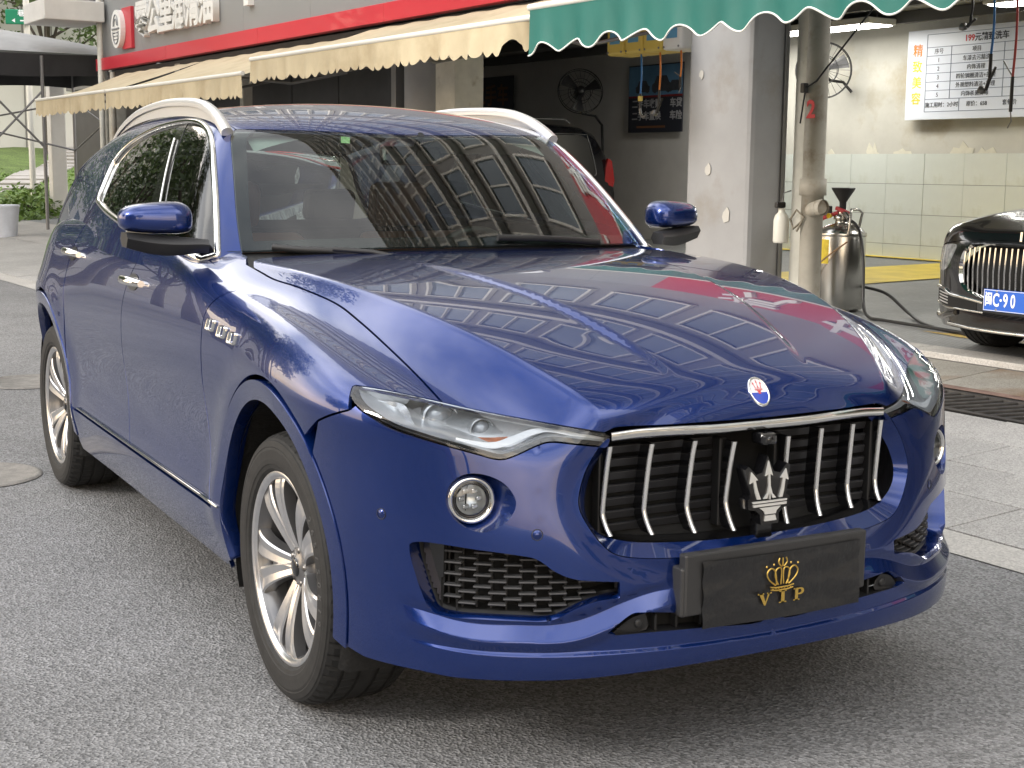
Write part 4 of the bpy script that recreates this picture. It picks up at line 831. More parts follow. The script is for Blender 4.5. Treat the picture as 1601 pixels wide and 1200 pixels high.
BOT = lay(P3([(.9, y, z) for y, z in ((-2.2, 1.12), (-1.9, 1.10), (-1.5, 1.09), (-1.1, 1.08), (-.8, 1.07), (-.66, 1.06))]), GDOM, Fgreen)
frame_out = cat(STRIP, GUT[1:], CP, BOT)
SF = panel('side_frame', PAINT, car, frame_out, GDOM, F=Fgreen, holes=[DLO], res=.016, gap=.0008, mirror=(1, -1))
# side glass: three panes split by the dark pillar
DG = inset(resample(GDOM.to(DLO), step=.02, closed=True), .012); DGp, _ = GDOM.lift(DG, Fgreen, .006)
def clipY(P, y0, y1, n=1):
    """part of the closed polygon between two slanted lines (sloping with z)"""
    def side(p, yl): return p[1]-(yl[0]+yl[1]*(p[2]-1.2))
    def cut(poly, yl, sgn):
        o = []
        for i in range(len(poly)):
            a, b = poly[i], poly[(i+1) % len(poly)]; da, db = sgn*side(a, yl), sgn*side(b, yl)
            if da >= 0: o.append(a)
            if da*db < 0: o.append(a+(b-a)*(da/(da-db)))
        return o
    q = list(P)
    if y0 is not None: q = cut(q, y0, 1)
    if y1 is not None: q = cut(q, y1, -1)
    return np.array(q)
def pxline(a, b):
    q = trace([a, b], F=Fgreen); k = (q[1, 1]-q[0, 1])/(q[1, 2]-q[0, 2]); return (q[0, 1]+k*(1.2-q[0, 2]), k)
BP0, BP1, BP2 = pxline((289, 196), (252, 299)), pxline((276, 199), (238, 299)), pxline((216, 224), (189, 270))
panes = [clipY(DGp, BP0, None), clipY(DGp, BP2, BP1), clipY(DGp, None, BP2)]
for pn in panes: panel('side_window', PRIV, car, pn, GDOM, F=Fgreen, res=.05, gap=.003, off=.006, thick=.004, mirror=(1, -1))
panel('pillar_cover', GLOSSBLACK, car, clipY(DGp, BP1, BP0), GDOM, F=Fgreen, res=.04, gap=0, off=.004, mirror=(1, -1))
for s in (1, -1):
    DLl = resample(DLO, step=.02, closed=True)
    nn = grad(Fgreen, DLl); tg = np.roll(DLl, -1, 0)-np.roll(DLl, 1, 0); tg /= np.linalg.norm(tg, axis=1, keepdims=True); inw = np.cross(nn, tg); cen = DLl.mean(0)
    if ((cen-DLl)*inw).sum() < 0: inw = -inw
    prof = [(-.006, .000), (-.005, .006), (.003, .010), (.013, .008), (.018, .001), (.016, -.006)]
    MB().grid([[p+inw[i]*a+nn[i]*b for a, b in prof]*1 for i, p in enumerate(DLl*1.0)], closed=True, flip=False).mesh
    G = np.array([[p+inw[i]*a+nn[i]*b for a, b in prof] for i, p in enumerate(DLl)])*[s, 1, 1]
    MB().grid(G, closed=True).build('window_trim', CHROME, car, fixn=True)
    e = clipY(DGp, BP0, None)
    tl_ = [lay(P3([(.8, BP0[0]+BP0[1]*(z-1.2)+.006, z)]), GDOM, Fgreen, -.002)[0] for z in np.linspace(1.21, 1.612, 14)]
    MB().tube(np.array(tl_)*[s, 1, 1], .005, 6).build('pillar_trim', CHROME, car)
# windscreen, roof
WTOP = lay(P3([(x, y, 0) for x, y in zip(np.linspace(0, sx, 20), -1.10+(sy+1.10)*(np.linspace(0, 1, 20)**2))]), TOPDOM, Fgreen); WTOP[0, 0] = 0
WBOT = lay(P3([(x, -.57-.33*(x/.85)**2.2, 0) for x in np.linspace(.80, 0, 20)]), TOPDOM, Fgreen); WBOT[-1, 0] = 0
ws_out = cat(WTOP, STRIP[::-1], WBOT)
WDOM = Dom((0, -.5, -.87))
WS = panel('windscreen', WSGLASS, car, ws_out, WDOM, F=Fgreen, res=.03, gap=.001, thick=.004, closedhalf=True, rim=False)
wq = WDOM.to(ws_out); cW = np.array([0, (wq[:, 1].min()+wq[:, 1].max())/2])
band = []
win = []
for p, q in zip(wq, ws_out):
    d = np.array([max(abs(p[0])-.045, 0)*np.sign(p[0]) if abs(p[0]) > 1e-3 else 0, p[1]]); top = p[1] > cW[1]
    win.append(d)
win = np.array(win); mnv, mxv = wq[:, 1].min(), wq[:, 1].max(); win[:, 1] = mnv+.05+(win[:, 1]-mnv)*((mxv-mnv-.09)/(mxv-mnv))
wi3, _ = WDOM.lift(win, Fgreen)
def halfring(name, m, off):
    o2 = resample(wq, n=160, closed=False); i2 = resample(win, n=160, closed=False)
    A, _ = WDOM.lift(o2, Fgreen, off); B, _ = WDOM.lift(i2, Fgreen, off)
    mb = MB()
    for s in (1, -1):
        mb.grid(np.stack([A*[s, 1, 1], B*[s, 1, 1]], 1), smooth=False)
    return mb.build(name, m, car, fixn=True)
halfring('windscreen_border', GLOSSBLACK, .006)
roof_out = cat(WTOP, GUT, P3([(x, -3.36, 1.4) for x in np.linspace(.58, 0, 12)])); roof_out[-1, 0] = 0
panel('roof', PAINT, car, roof_out, TOPDOM, F=Fgreen, res=.03, gap=.002, closedhalf=True)
rg = cat(P3([(x, -3.38, 1.4) for x in np.linspace(0, .56, 12)]), P3([(.66, -3.5, 1.3), (.70, -3.72, 1.12)]), P3([(x, -3.86, 1.1) for x in np.linspace(.66, 0, 12)])); rg[0, 0] = rg[-1, 0] = 0
panel('rear_window', PRIV, car, lay(rg, TOPDOM, Fgreen), TOPDOM, F=Fgreen, res=.05, closedhalf=True)
# roof rails
RAILC = P3([(.655, -1.285, 1.575), (.652, -1.36, 1.612), (.648, -1.47, 1.652), (.644, -1.62, 1.682), (.640, -1.85, 1.697), (.635, -2.2, 1.70), (.625, -2.6, 1.675), (.61, -2.95, 1.62), (.60, -3.12, 1.575)])
RAIL = catmull(RAILC, 8)
for s in (1, -1):
    mb = MB(); tg = np.gradient(RAIL, axis=0); tg /= np.linalg.norm(tg, axis=1, keepdims=True); sd = np.array([1., 0, 0]); G = []
    for p, t in zip(RAIL, tg):
        u = np.cross(sd, t); u = u if u[2] > 0 else -u
        G.append([p+sd*a+u*b for a, b in ((-.020, -.016), (-.021, .003), (-.013, .012), (.0, .015), (.013, .011), (.020, .0), (.018, -.016))])
    G = np.array(G)*[s, 1, 1]; mb.grid(G); mb.add(G[0], [tuple(range(7))]); mb.add(G[-1], [tuple(range(7))[::-1]]); mb.build('roof_rail', SATIN, car, fixn=True)
    rt = lay(np.stack([RAIL[:, 0]-.004, RAIL[:, 1], RAIL[:, 2]], 1), TOPDOM, Fgreen, -.001); MB().grid(np.stack([(rt+[.014, 0, 0])*[s, 1, 1], (RAIL+[.010, 0, -.012])*[s, 1, 1]], 1)).build('rail_web', SATIN, car)
# ---- wheels
RIMGREY = mat('wheel_grey_paint', (.16, .16, .165), rough=.32, metal=.6, coat=.5)
MACH = mat('wheel_machined_face', (.74, .74, .75), rough=.28, metal=1.0, var=.06, vscale=30)
DISC = mat('brake_disc_steel', (.22, .21, .20), rough=.4, metal=1.0)
CAL = mat('brake_caliper', (.06, .06, .06), rough=.5, metal=.4)
def tyre_mesh():
    prof = [(.255, -.108), (.262, -.112), (.275, -.126), (.300, -.1325), (.325, -.133), (.345, -.129), (.357, -.121), (.366, -.108), (.3715, -.090), (.3728, -.081)]
    for g in (-.074, -.026, .026, .074): prof += [(.3735, g-.006), (.3665, g-.0045), (.3665, g+.0045), (.3735, g+.006)]
    prof += [(.3728, .081), (.3715, .090), (.366, .108), (.357, .121), (.352, .1245), (.350, .1275), (.345, .129), (.335, .1322), (.332, .1312), (.325, .133), (.300, .1325), (.288, .1312), (.285, .129), (.275, .126), (.262, .112), (.255, .108)]
    seg = 240; n = len(prof); V = []; F_ = []
    for k in range(seg):
        a = 2*math.pi*k/seg; notch = (k % 4 == 0)
        for r, h in prof:
            rr = r
            if notch and .362 < r < .374 and abs(h) > .082: rr = r-.0055
            if (k % 4 == 2) and r > .373 and .030 < abs(h) < .070: rr = r-.003
            V.append((h, rr*math.cos(a), rr*math.sin(a)))
    for k in range(seg):
        l = (k+1) % seg
        for i in range(n-1): F_.append((k*n+i, k*n+i+1, l*n+i+1, l*n+i))
    mb = MB(); mb.add(V, F_, 0, False); return mb.mesh('tyre', RUBBER, True)
TYRE = tyre_mesh()
rimb = MB().lathe([(.225, -.10), (.235, .06), (.243, .098), (.249, .104), (.262, .108), (.268, .113), (.268, .118), (.262, .120), (.252, .116), (.246, .108), (.238, .07), (.228, -.10)], 'x', 96)
RIM = rimb.mesh('rim', RIMGREY, True)
LIP = MB().lathe([(.2665, .119), (.262, .1212), (.252, .1172), (.2465, .109)], 'x', 96).mesh('rim_edge', MACH, True)
HUB = MB().lathe([(0.0, .086), (.018, .086), (.028, .083), (.034, .078), (.050, .076), (.066, .070), (.078, .05), (.082, .0), (.082, -.03)], 'x', 48).mesh('hub', RIMGREY, True)
CAPM = MB().lathe([(0.0, .0905), (.020, .0895), (.027, .086), (.028, .080)], 'x', 32).mesh('hub_cap', GLOSSBLACK, True)
DSC = MB().lathe([(.06, .030), (.168, .030), (.172, .026), (.172, .006), (.168, .002), (.06, .002)], 'x', 64).mesh('brake_disc', DISC, True)
CALM = MB()
for k in range(14):
    pass
_a = np.radians(np.linspace(150, 215, 14)); CALM.grid([[(h, r*math.cos(a), r*math.sin(a)) for r, h in ((.11, .052), (.185, .052), (.190, .046), (.190, -.02))] for a in _a], smooth=True)
CALM = CALM.mesh('brake_caliper', CAL, True)
def spoke_mesh(sgn):
    """one arm of a V pair; root along +y axis of the local yz plane"""
    mb = MB(); n = 14; R0, R1 = .052, .250; rows = []
    for i in range(n):
        t = i/(n-1); r = R0+(R1-R0)*t
        ang = math.radians(10+3.5*t**1.2)*sgn*1.02; w = (.019+.007*t+.013*t**2)
        x = .078+.026*math.sin(math.pi*min(1, t*1.05)*.55)+.014*t-.012*t**6
        c = np.array([math.cos(ang), math.sin(ang)])*r; tan = np.array([-math.sin(ang), math.cos(ang)])
        fl = .004
        row = []
        for u, dx in ((-1, -.045+.01*t), (-1, -fl), (-.80, 0), (0, -.0035), (.80, 0), (1, -fl), (1, -.045+.01*t)):
            p = c+tan*u*w; row.append((x+dx, p[0], p[1]))
        rows.append(row)
    a, b = len(rows), 7
    V = [p for r in rows for p in r]
    for i in range(a-1):
        for j in range(b-1):
            f = (i*b+j, (i+1)*b+j, (i+1)*b+j+1, i*b+j+1); mb.add([V[k] for k in f], [(0, 1, 2, 3)], 1 if 1 <= j <= 4 else 0)
    me = mb.mesh('spoke', [RIMGREY, MACH], False)
    bm = bmesh.new(); bm.from_mesh(me); bmesh.ops.remove_doubles(bm, verts=bm.verts[:], dist=1e-5); bmesh.ops.recalc_face_normals(bm, faces=bm.faces[:]); bm.to_mesh(me); bm.free(); return me
SP = [spoke_mesh(1), spoke_mesh(-1)]
WEB = MB().grid([[(.062+.03*math.sin(math.pi*t*.55), r*math.cos(q), r*math.sin(q)) for q in np.radians(np.linspace(-9-3*t, 9+3*t, 6))] for t, r in zip(np.linspace(0, 1, 8), np.linspace(.055, .165, 8))]).mesh('spoke_web', RIMGREY, True)
NUT = MB().lathe([(0, .08), (.008, .079), (.010, .07), (.010, .05)], 'x', 8).mesh('wheel_nut', DISC, True)
VALVE = None
for (cx, cy, rz, ph) in ((.806, 0, 0, 9), (.806, -3.004, 0, 40), (-.806, 0, math.pi, 0), (-.806, -3.004, math.pi, 20)):
    # wheel = one part of the car; rim, tyre, spokes are its pieces
    wh = bpy.data.objects.new('wheel', RIM); COL.objects.link(wh); wh.parent = car
    wh.location = (cx+(.010 if cy < -1 else 0)*(1 if cx > 0 else -1), cy, .3735); wh.rotation_euler = (0, 0, rz)
    inst('tyre', TYRE, wh); inst('rim_edge', LIP, wh); inst('hub', HUB, wh); inst('hub_cap', CAPM, wh); inst('brake_disc', DSC, wh); inst('brake_caliper', CALM, wh)
    for k in range(5):
        for m in SP+[WEB]: inst('spoke' if m is not WEB else 'spoke_web', m, wh, rot=(math.radians(36+72*k+ph), 0, 0))
        a = math.radians(72*k+ph); inst('wheel_nut', NUT, wh, loc=(0, .047*math.cos(a), .047*math.sin(a)))
    # liner
def tyre_letters(wh, word, r, a0, da):
    for i, ch in enumerate(word):
        a = a0-da*i; me = text_mesh(ch, .030, .0008, .0006); me.materials.clear(); me.materials.append(MATS['tyre_letter']); o = inst('tyre_letter', me, wh)
        rad = Vector((0, math.cos(a), math.sin(a))); tang = Vector((0, math.sin(a), -math.cos(a))); n = Vector((1, 0, 0)); M = Matrix((tang, rad, n)).transposed().to_4x4(); M.translation = Vector((.1332, 0, 0))+rad*r; o.matrix_local = M
mat('tyre_letter', (.05, .05, .05), .6)
for wh in [o for o in car.children if o.name.startswith('wheel') and o.data is RIM and o.location.x > 0]: tyre_letters(wh, '265/50R19', .312, math.radians(38), math.radians(6.2))
s_liner = mat('arch_liner_felt', (.012, .012, .012), rough=.95, bump=.6, bscale=60)
for cy in (0, -3.004):
    for s in (1, -1):
        aa = np.radians(np.linspace(-25, 205, 40)); mb = MB()
        mb.grid([[(s*x, cy+r*math.cos(a), .40+r*math.sin(a)) for x, r in ((.925, .436), (.90, .455), (.60, .46), (.58, .30), (.58, 0.0))] for a in aa], smooth=True); mb.build('wheel_arch_liner', s_liner, car, fixn=True)
# ---- dark core so that shut lines read dark
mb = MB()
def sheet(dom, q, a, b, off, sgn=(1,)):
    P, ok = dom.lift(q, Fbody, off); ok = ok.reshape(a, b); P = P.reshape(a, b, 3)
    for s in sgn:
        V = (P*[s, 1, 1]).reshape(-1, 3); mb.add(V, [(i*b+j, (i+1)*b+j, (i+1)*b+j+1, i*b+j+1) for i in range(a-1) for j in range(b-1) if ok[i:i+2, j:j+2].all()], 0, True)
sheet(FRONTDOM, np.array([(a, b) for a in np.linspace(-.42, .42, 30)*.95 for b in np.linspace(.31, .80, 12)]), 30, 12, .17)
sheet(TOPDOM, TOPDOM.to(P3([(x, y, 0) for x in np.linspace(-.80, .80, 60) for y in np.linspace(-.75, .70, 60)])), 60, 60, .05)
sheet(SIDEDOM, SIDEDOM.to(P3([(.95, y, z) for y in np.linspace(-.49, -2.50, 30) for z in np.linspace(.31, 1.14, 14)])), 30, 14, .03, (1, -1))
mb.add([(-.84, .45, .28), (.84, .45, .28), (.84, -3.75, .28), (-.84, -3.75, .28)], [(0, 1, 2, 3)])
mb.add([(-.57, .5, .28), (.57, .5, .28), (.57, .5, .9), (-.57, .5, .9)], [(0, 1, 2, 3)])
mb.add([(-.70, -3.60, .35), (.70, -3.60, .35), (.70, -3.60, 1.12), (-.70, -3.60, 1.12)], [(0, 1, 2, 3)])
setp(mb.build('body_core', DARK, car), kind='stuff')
# ---- front end details
def loft(name, m, A, B, parent=None, n=120, closed=False, mirror=True, smooth=True, paired=False, join=True):
    a, b = (np.asarray(A), np.asarray(B)) if paired else (resample(A, n=n, closed=closed), resample(B, n=n, closed=closed))
    mb = MB()
    for s in ((1, -1) if mirror else (1,)): mb.grid(np.stack([a*[s, 1, 1], b*[s, 1, 1]], 1), smooth=smooth, closed=closed)
    return mb.build(name, m, parent or car, fixn=True)
def cylof(P, off): Q, _ = FRONTDOM.lift(FRONTDOM.to(P), Fbody, off); return Q
# grille mouth
grille = loft('grille', PAINT, MOUTH, MOUTHIN)
grille['label'] = 'trident grille surround with eight slanted chrome blades'
back = MOUTHIN.copy(); back[:, 1] -= .075; back[:, 0] *= .97
loft('grille_frame', GLOSSBLACK, MOUTHIN, back, grille)
bk = resample(back, n=60); mb = MB(); V = [(s*p[0], p[1]-.004, p[2]) for s in (1,) for p in bk]+[(-p[0], p[1]-.004, p[2]) for p in bk[::-1]][1:]
mb.add(V, [tuple(range(len(V)))]); mb.build('grille_back', DARK, grille)
SHT = mat('grille_shutter', (.02, .02, .022), rough=.35)
for i, z in enumerate(np.linspace(.61, .80, 7)):
    for x0, x1 in ((-.405, -.09), (.09, .405)):
        MB().box(((x0+x1)/2, .815-.03*abs((x0+x1)/2)/.4, z), (x1-x0, .008, .021), Matrix.Rotation(math.radians(-18), 3, 'X'), bev=.002).build('shutter_slat', SHT, grille)
for x in (-.42, -.085, .085, .42): MB().box((x, .82 if abs(x) < .2 else .80, .70), (.022, .03, .22), bev=.003).build('grille_post', PLASTIC, grille)
BLADE = mat('blade_chrome', (.85, .85, .84), rough=.16, metal=.8)
blade_top = {.083: .886, .195: .879, .310: .866, .418: .852}
for xa, yt in blade_top.items():
    for s in (1, -1):
        x = s*xa; zt, zk, zl = .818-.01*(xa < .1), .655, .606-(.418-xa)*.05
        pts = catmull(P3([(x, yt-.006, zt), (x+s*.003, yt-.014, zt-.05), (x+s*.006, yt-.024, zk+.02), (x+s*.006, yt-.024, zk-.006), (x+s*.003, yt-.012, (zk+zl)/2-.008), (x, yt+.002, zl)]), 6)
        mb = MB(); mb.grid([[p+np.array(d) for d in ((-.0055, -.006, 0), (-.006, .0, 0), (0, .003, 0), (.006, .0, 0), (.0055, -.006, 0))] for p in pts]); mb.add([pts[0]+np.array(d) for d in ((-.0055, -.006, 0), (0, .003, 0), (.0055, -.006, 0))], [(0, 1, 2)]); mb.add([pts[-1]+np.array(d) for d in ((-.0055, -.006, 0), (0, .003, 0), (.0055, -.006, 0))], [(0, 1, 2)])
        b = mb.build('grille_blade', BLADE, grille, fixn=True)
        f = np.array([[p+np.array(d) for d in ((-.005, -.005, 0), (-.004*1, -.045, 0), (.004, -.045, 0), (.005, -.005, 0))] for p in pts])
        mb = MB(); mb.grid(f, smooth=False); mb.add(f[0], [(0, 1, 2, 3)]); mb.add(f[-1], [(3, 2, 1, 0)]); mb.build('grille_fin', GLOSSBLACK, grille, fixn=True)
# chrome bar under the hood edge
cb = trace(pxs([(955, 683), (1000, 677), (1060, 673), (1120, 670), (1188, 664)]), F=Fbody); cb[-1, 0] = 0
cb = cat(cb, MX(cb[:-1])[::-1]); nrm = grad(Fbody, cb)
G = [[p+np.array([0, 0, a])+n_*b for a, b in ((.011, -.010), (.011, .001), (.006, .005), (-.008, .005), (-.012, .0), (-.012, -.012))] for p, n_ in zip(cb, nrm)]
MB().grid(G).build('chrome_bar', CHROME, car, fixn=True)
cb2 = cb.copy(); MB().grid([[p+np.array([0, -.006, -.011]), p+np.array([0, -.09, -.02])] for p in cb2]).build('grille_header', GLOSSBLACK, grille)
# camera pod
mb = MB(); mb.box((0, .885, .812), (.046, .05, .030), bev=.008); mb.lathe([(0, .9135), (.006, .913), (.009, .911), (.011, .909), (.0125, .905)], 'y', 20, (0, 0, .810), 0); mb.build('front_camera', GLOSSBLACK, car, fixn=True)
# trident emblem
def mirror2(p): return [(-x, y) for x, y in p][::-1]
def emb(T, base=None):
    """trident as plain polygons in a unit frame, height about 1"""
    mid = [(-.022, .10), (-.055, -.02), (-.13, -.10), (-.055, -.10), (-.012, .0), (-.012, -.12), (.012, -.12), (.012, .0), (.055, -.10), (.13, -.10), (.055, -.02), (.022, .10), (.022, .30), (.075, .27), (0, .52), (-.075, .27), (-.022, .30)]
    side = [(-.26, -.10), (-.30, .02), (-.335, .20), (-.40, .17), (-.36, .36), (-.235, .22), (-.285, .215), (-.25, .06), (-.19, -.10)]
    bars = [[(-.36, -.135), (.36, -.135), (.35, -.165), (-.35, -.165)], [(-.35, -.185), (.35, -.185), (.34, -.225), (-.34, -.225)]]
    foot = [[(-.22, -.245), (.22, -.245), (.13, -.31), (.11, -.36), (-.11, -.36), (-.13, -.31)], [(-.10, -.38), (.10, -.38), (.12, -.47), (-.12, -.47)]]
    return [mid, side, mirror2(side)]+bars+foot
back_poly = [(0, .60), (.12, .33), (.25, .30), (.40, .45), (.47, .40), (.40, .10), (.36, -.06), (.43, -.10), (.43, -.26), (.28, -.29), (.20, -.36), (.18, -.53), (-.18, -.53), (-.20, -.36), (-.28, -.29), (-.43, -.26), (-.43, -.10), (-.36, -.06), (-.40, .10), (-.47, .40), (-.40, .45), (-.25, .30), (-.12, .33)]
EH = .148
def ET(x, y, h): return (x*EH*-1, .905+h-(y*EH)*.10, .682+y*EH)
mb = MB(); mb.prism([(x, y) for x, y in back_poly], -.03, .006, ET); emblem = mb.build('trident_emblem', GLOSSBLACK, car, fixn=True)
EMB = mat('emblem_silver', (.72, .72, .70), rough=.32, metal=.55)
for pg in emb(None): MB().prism(pg, .0065, .0105, ET).build('emblem_piece', EMB, emblem, fixn=True)
MB().box((0, .885, .585), (.05, .03, .05), bev=.004).build('emblem_mount', GLOSSBLACK, emblem)
# hood badge
bp = trace([(1186, 612)], F=Fbody)[0]; bn = grad(Fbody, bp[None])[0]; bz = np.array([0, 0, 1.]); bz = bz-bn*(bz@bn); bz /= np.linalg.norm(bz); bx = np.cross(bz, bn)
def BT(r, a, h): return bp+bx*math.cos(a)*r*.030+bz*math.sin(a)*r*.041+bn*h
A_ = np.linspace(0, 2*math.pi, 40, endpoint=False)
badge = MB().grid([[BT(r, a, h) for r, h in ((1.0, -.004), (1.0, .002), (.95, .0045), (.86, .004), (.84, .0025))] for a in A_], closed=True).build('hood_badge', CHROME, car, fixn=True)
def sector(a0, a1, m, n=24):
    a = np.linspace(a0, a1, n); MB().add([BT(.86, t, .0026) for t in a], [tuple(range(n))]).build('badge_field', m, badge, fixn=True)
sector(math.radians(-5), math.radians(185), mat('badge_white', (.72, .72, .74), .25, coat=.5)); sector(math.radians(185), math.radians(355), mat('badge_blue', (.02, .06, .42), .25, coat=.5))
RED = mat('badge_red', (.55, .03, .04), .3, coat=.5)
for pg in emb(None): MB().add([bp+bx*x*.034+bz*(y*.040+.012)+bn*.0031 for x, y in pg], [tuple(range(len(pg)))]).build('badge_mark', RED, badge)
# ---- headlights
def rot_to(n, up=(0, 0, 1)):
    n = np.array(n)/np.linalg.norm(n); u = np.array(up, float); x = np.cross(u, n); x /= np.linalg.norm(x); y = np.cross(n, x); return x, y, n
HSIL = mat('lamp_reflector', (.78, .80, .83), rough=.25, metal=.85); HGREY = mat('lamp_bezel', (.58, .60, .62), rough=.3, metal=.6); HWHITE = mat('lamp_guide', (.75, .78, .82), rough=.25, coat=.5); AMB = mat('lamp_amber', (.42, .12, .03), rough=.3, coat=.5, var=.35, vscale=60)
HLo = cat(HLtop[:-1], HLtip[:-1], HLbot[:-1])
def pz(L, off, n=4, closed=False): return trace(pxs(L, n=n, closed=closed, **z5), F=Fbody, off=off)
lens2 = panel('headlight', LENS, car, HLo, FRONTDOM, F=Fbody, res=.02, gap=.001, off=.001, thick=.003, mirror=(1, -1))
def quadstrip(name, m, A, B, par, s, n=30): a, b = resample(A, n=n), resample(B, n=n); return MB().grid(np.stack([a*[s, 1, 1], b*[s, 1, 1]], 1)).build(name, m, par, fixn=True)
hl_ol = resample(HLo, n=160, closed=True); hl_in = cylof(hl_ol, .012); cen = hl_ol.mean(0)
q2 = inset(FRONTDOM.to(hl_ol), .010); hl_bd, _ = FRONTDOM.lift(q2, Fbody, .010); q3 = inset(FRONTDOM.to(hl_ol), .016); hl_dp, _ = FRONTDOM.lift(q3, Fbody, .048)
bowl_pts = hl_dp
guide = pz([(1570, 452), (1420, 432), (1260, 402), (1180, 410), (1080, 450), (960, 490), (860, 478), (740, 452)], .022); guide2 = pz([(1560, 425), (1420, 405), (1260, 378), (1150, 385), (1040, 425), (950, 455), (860, 452), (740, 430)], .022)
lwr = pz([(1545, 470), (1400, 455), (1260, 438), (1180, 455), (1060, 508), (970, 527), (850, 500), (650, 446), (520, 408)], .020); lwr2 = pz([(1560, 458), (1410, 440), (1255, 418), (1170, 430), (1060, 475), (965, 505), (850, 490), (650, 440), (520, 400)], .030)
topd = pz([(880, 292), (1050, 326), (1250, 364), (1545, 412)], .012); topd2 = pz([(880, 318), (1050, 350), (1250, 385), (1540, 425)], .016)
spear = pz([(205, 212), (330, 228), (455, 250), (500, 330), (530, 405)], .028); spear2 = pz([(215, 245), (330, 275), (400, 290), (450, 340), (505, 400)], .045)
tile = pz([(160, 165), (300, 185), (490, 225)], .016); tile2 = pz([(205, 205), (320, 222), (470, 248)], .03)
amb = pz([(590, 425), (700, 415), (850, 410), (1060, 408)], .05); amb2 = pz([(600, 445), (720, 462), (840, 458), (980, 452)], .045)
pc = pz([(655, 335), (660, 330)], .055)[0]; pn = grad(Fbody, pc[None])[0]; pn = np.array([pn[0]*.25+.12, .95, .05]); px_, py_, pn = rot_to(pn)
pc2 = pz([(880, 395), (885, 395)], .055)[0]
for s, lens in zip((1, -1), lens2):
    S = np.array([s, 1, 1])
    mb = MB(); mb.grid(np.stack([hl_in*S, hl_bd*S], 1), smooth=False, closed=True); mb.build('lamp_seal', GLOSSBLACK, lens, fixn=True)
    mb = MB(); mb.grid(np.stack([hl_bd*S, hl_dp*S], 1), smooth=True, closed=True); mb.build('lamp_housing', HGREY, lens, fixn=True)
    # back of the housing as a real sheet
    qq = FRONTDOM.to(hl_dp); r_ = delaunay_2d_cdt([Vector(v) for v in qq], [(i, (i+1) % len(qq)) for i in range(len(qq))], [], 1, 1e-7)
    bp3, _ = FRONTDOM.lift(np.array([tuple(v) for v in r_[0]]), Fbody, .048); MB().add(bp3*S, [tuple(f) for f in r_[2]]).build('lamp_back', HGREY, lens, fixn=True)
    quadstrip('light_guide', HWHITE, guide, guide2, lens, s, 40); quadstrip('lamp_ledge', HSIL, lwr, lwr2, lens, s, 40); quadstrip('lamp_strip', mat('lamp_ribs', (.30, .30, .30), .35, .5) if s == 1 else MATS['lamp_ribs'], topd, topd2, lens, s); quadstrip('side_reflector', HSIL, spear, spear2, lens, s); quadstrip('corner_reflector', HWHITE, tile, tile2, lens, s); quadstrip('turn_reflector', AMB, amb, amb2, lens, s)
    for c_, rad in ((pc, .038), (pc2, .026)):
        def LT(r, h, a): return (c_+px_*math.cos(a)*r+py_*math.sin(a)*r+pn*h)*S
        aa = np.linspace(0, 2*math.pi, 36, endpoint=False)
        MB().grid([[LT(r*rad/.038, h, a) for r, h in ((.050, -.012), (.047, .004), (.043, .010), (.040, .006), (.038, -.014))] for a in aa], closed=True).build('projector_ring', HSIL if rad > .03 else HGREY, lens, fixn=True)
        MB().grid([[LT(r*rad/.038, h, a) for r, h in ((.039, -.016), (.036, .0), (.028, .009), (.016, .014), (.0005, .016))] for a in aa], closed=True).build('projector_lens', mat('projector_glass', (.35, .37, .40), .04, .3, coat=1.0) if 'projector_glass' not in MATS else MATS['projector_glass'], lens, fixn=True)
    for t in np.linspace(.03, .97, 44):
        pass
